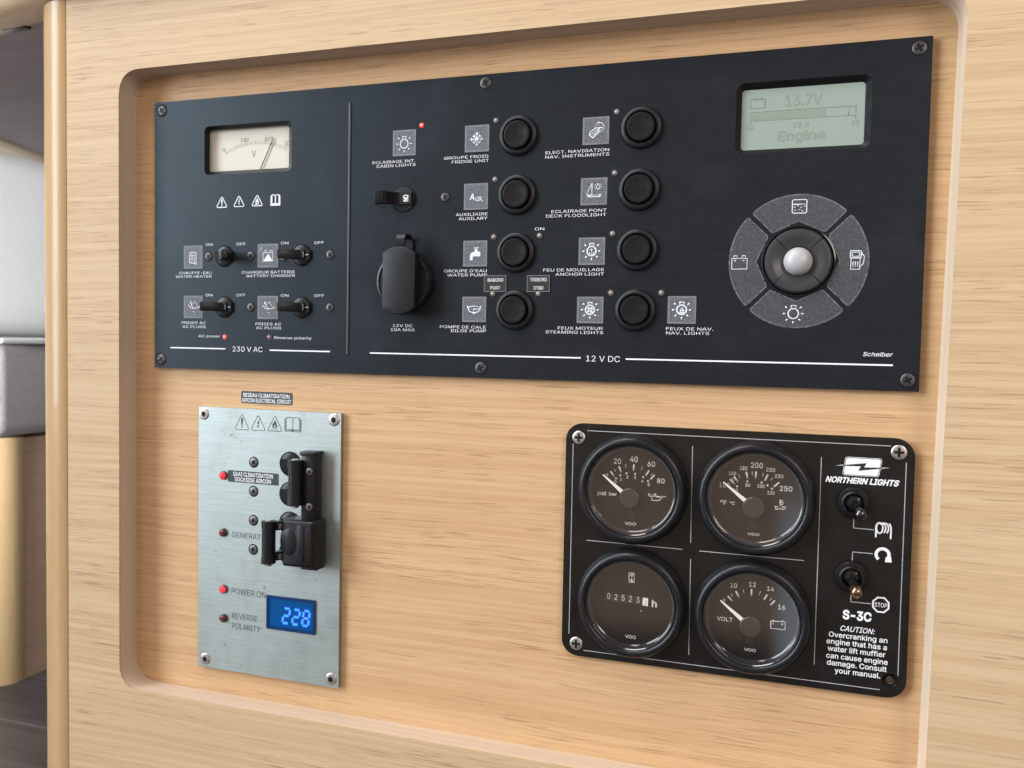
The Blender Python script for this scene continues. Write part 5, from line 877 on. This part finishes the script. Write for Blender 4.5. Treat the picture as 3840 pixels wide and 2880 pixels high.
for t, x0, x1, y in (('Overcranking an', 385.8, 411.0, -273.2), ('engine that has a', 384.9, 410.9, -276.5), ('water lift muffler', 385.5, 410.4, -279.9), ('can cause engine', 385.0, 411.5, -283.3), ('damage. Consult', 385.4, 411.2, -286.6), ('your manual.', 388.9, 408.6, -290.0)): ct.text(t, x0, x1, y, 2.35, .08, .010)
ct.build('caution_lettering', 'ink', GP, (398, -280, 0), smooth=0)
oc = MB(); oc.flat([[(407.65 + 3.95 * math.cos(math.radians(22.5 + 45 * k)), -255.8 + 3.95 * math.sin(math.radians(22.5 + 45 * k))) for k in range(8)], [(407.65 + 3.2 * math.cos(math.radians(22.5 + 45 * k)), -255.8 + 3.2 * math.sin(math.radians(22.5 + 45 * k))) for k in range(8)][::-1]], .07)
oc.text('STOP', 405.0, 410.3, -256.9, 2.0, .08, .005).build('stop_sign', 'ink', GP, (407, -255, 0), smooth=0)
cl = MB()
for k in range(3): cl.stroke([(405.9 + 1.2 * k + 1.35 * math.cos(t), -220.4 + 2.4 * math.sin(t)) for t in [math.radians(a) for a in range(0 if k else 180, (181 if k else 541), 15)]] if k == 0 else [(405.9 + 1.2 * k + 1.35 * math.cos(math.radians(a)), -220.4 + 2.4 * math.sin(math.radians(a))) for a in range(-60, 150, 15)], .62, .05 + .01 * k)
cl.stroke([(404.4, -224.7), (404.4, -219.5), (405.2, -218.0)], .7, .06); cl.stroke([(410.7, -225.1), (410.7, -219.8), (409.9, -218.0)], .7, .06)
cl.build('preheat_sign', 'ink', GP, (407, -221, 0))
ar = MB().stroke(circ(407.6, -232.6, 2.75, 22, 232, -40), 1.35, .05); ar.flat([[(408.7, -235.8), (411.5, -235.8), (411.2, -233.2), (408.9, -233.6)]], .12); ar.build('start_sign', 'ink', GP, (407, -232, 0))
def toggle(x, y, tx, ty, th_, tipm):
    loc = (x, y, 0)
    nut = MB(); pr_ = [(7.3, .03), (7.3, 1.6), (6.7, 2.4), (5.7, 2.6), (5.5, 4.0), (5.0, 4.4), (4.4, 4.2), (4.1, 2.0)]
    nut.lathe(pr_, x, y, 48)
    for k in range(48): a = 2 * math.pi * k / 48; nut.box((x + 7.3 * math.cos(a), y + 7.3 * math.sin(a), .9), (.5, .3, 1.5), Matrix.Rotation(a, 4, 'Z'))
    o = nut.build('toggle_switch', 'black_plastic', GP, loc)
    MB().lathe([(4.15, 2.1), (3.0, 2.6), (1.8, 3.0), (0, 3.0)], x, y, 28).build('boot', 'black_gloss', o, loc)
    d = Vector((tx - x, ty - y, th_ - 2)); p = Vector((x, y, 2)); pts = [p + d * t for t in (0, .55, .56, .72, .84, .92, .97, 1.0)]
    MB().tube([tuple(q) for q in pts[:2]], 2.1, [.9, 1]).build('stem', 'black_gloss', o, loc)
    pts2 = [p + d * t for t in (.5, .54, .64, .78, .88, .95, .985, 1.0)]
    MB().tube([tuple(q) for q in pts2], 2.75, [.72, .84, .94, 1.0, .96, .78, .5, .08]).build('lever_tip', tipm, o, (tx, ty, th_), smooth=60)
toggle(394.5, -209.4, 397.2, -213.4, 14.5, 'lever_dark'); toggle(394.6, -243.9, 396.4, -248.6, 15.0, 'lever_worn')

# --- gauges
def gauge(cx, cy, kind, D):
    loc = (cx, cy, 0); g = lambda p: (cx + p[0], cy + p[1]); HD = 2.0
    o = MB().lathe([(27.5, .03), (27.6, 1.4), (27.3, 3.4), (26.4, 5.6), (25.4, 6.9), (24.0, 7.3), (22.9, 6.9), (22.4, 6.0)], cx, cy, 72).build(kind, 'rubber', GP, loc, smooth=60)
    MB().lathe([(22.45, 6.3), (22.1, 6.7), (21.7, 6.3), (21.4, 5.0), (21.0, 4.8), (20.9, 3.9), (20.4, 3.5), (20.2, HD)], cx, cy, 72).build('clear_rim', 'rim_clear', o, loc, smooth=20)
    MB().lathe([(20.2, HD), (0, HD)], cx, cy, 64).build('dial', 'dial_black', o, loc)
    mb = MB()
    for t, x0, x1, y, c in D['text']:
        if t in ('0', '2', '5', '3') and kind == 'hour_meter': continue
        mb.text(t, cx + x0, cx + x1, cy + y, c, HD + .06, .012 if t not in ('h',) else .03)
    for a_, b_ in D['thick']:
        mb.stroke([g(a_), g(b_)], .85, HD + .05)
    for a_, b_ in D['thin']: mb.stroke([g(a_), g(b_)], .26, HD + .05)
    for p in D['dots']:
        a = math.atan2(p[1] + 5, p[0] + .5); q = .42; e1 = Vector((math.cos(a), math.sin(a))) * q; e2 = Vector((-e1.y, e1.x)); c = Vector(g(p)); mb.flat([[tuple(c + e1 + e2), tuple(c - e1 + e2), tuple(c - e1 - e2), tuple(c + e1 - e2)]], HD + .06)
    for l_ in D['icon']: mb.stroke([g(p) for p in l_], .5, HD + .05)
    for t_ in D.get('hg', []): mb.flat([[g(p) for p in t_]], HD + .06)
    mb.build('scale', 'dial_white', o, loc, smooth=0)
    if 'tri' in D:
        mb = MB().stroke([g(p) for p in D['tri']], .4, HD + .04, True); mb.stroke([((g(D['tri'][0])[0] + g(D['tri'][1])[0]) / 2, g(D['tri'][0])[1] + .5), ((g(D['tri'][0])[0] + g(D['tri'][1])[0]) / 2, g(D['tri'][0])[1] + 1.6)], .3, HD + .04); mb.build('warning_lamp', 'dial_dim', o, loc, smooth=0)
        (hxy, hr) = D['hub']; hc = g(hxy); tip, base = D['needle']
        t = Vector(g(tip)); b_ = Vector(hc); u = (t - b_).normalized(); s_ = Vector((-u.y, u.x)); st_ = b_ + u * (hr - .6)
        nd = MB(); nd.plate([[tuple(st_ + s_ * 1.0), tuple(st_ - s_ * 1.0), tuple(t - s_ * .28), tuple(t + s_ * .28)]], HD + .9, HD + 1.5); nd.build('needle', 'needle_white', o, loc)
        MB().lathe([(hr, HD + .05), (hr, HD + 1.9), (hr - .4, HD + 2.2), (0, HD + 2.2)], hc[0], hc[1], 40).build('hub', 'hub_black', o, loc)
    else:
        MB().flat([[g(p) for p in D['win'][::-1]]], HD + .03).build('counter_window', 'sticker_black', o, loc)
        mb = MB()
        for t, x0, x1, y, c in D['text'][:5]: mb.text(t, cx + x0, cx + x1, cy + y, c, HD + .07, .0)
        mb.build('counter_digits', 'dial_white', o, loc, smooth=0)
        MB().flat([[g(p) for p in D['cell'][::-1]]], HD + .05).build('tenths_wheel', 'needle_white', o, loc)
        a_, b_ = D['cell2']; r_ = MB().text('2', cx + a_[0], cx + b_[0], cy + a_[1], b_[1] - a_[1], HD + .09); r_.text('1', cx + a_[0] + .1, cx + b_[0] - .1, cy + 2.9, 1.0, HD + .09); r_.build('tenths_digit', 'digit_red', o, loc, smooth=0)
    MB().flat([circ(cx, cy, 21.6, 64)], 5.6).build('lens', 'lens_glass', o, loc)
    return o
gauge(291.9, -210.5, 'oil_pressure_gauge', DIALS[1]); gauge(350.9, -210.5, 'temperature_gauge', DIALS[2]); gauge(292.9, -267.6, 'hour_meter', DIALS[3]); gauge(350.9, -267.7, 'voltmeter', DIALS[4])
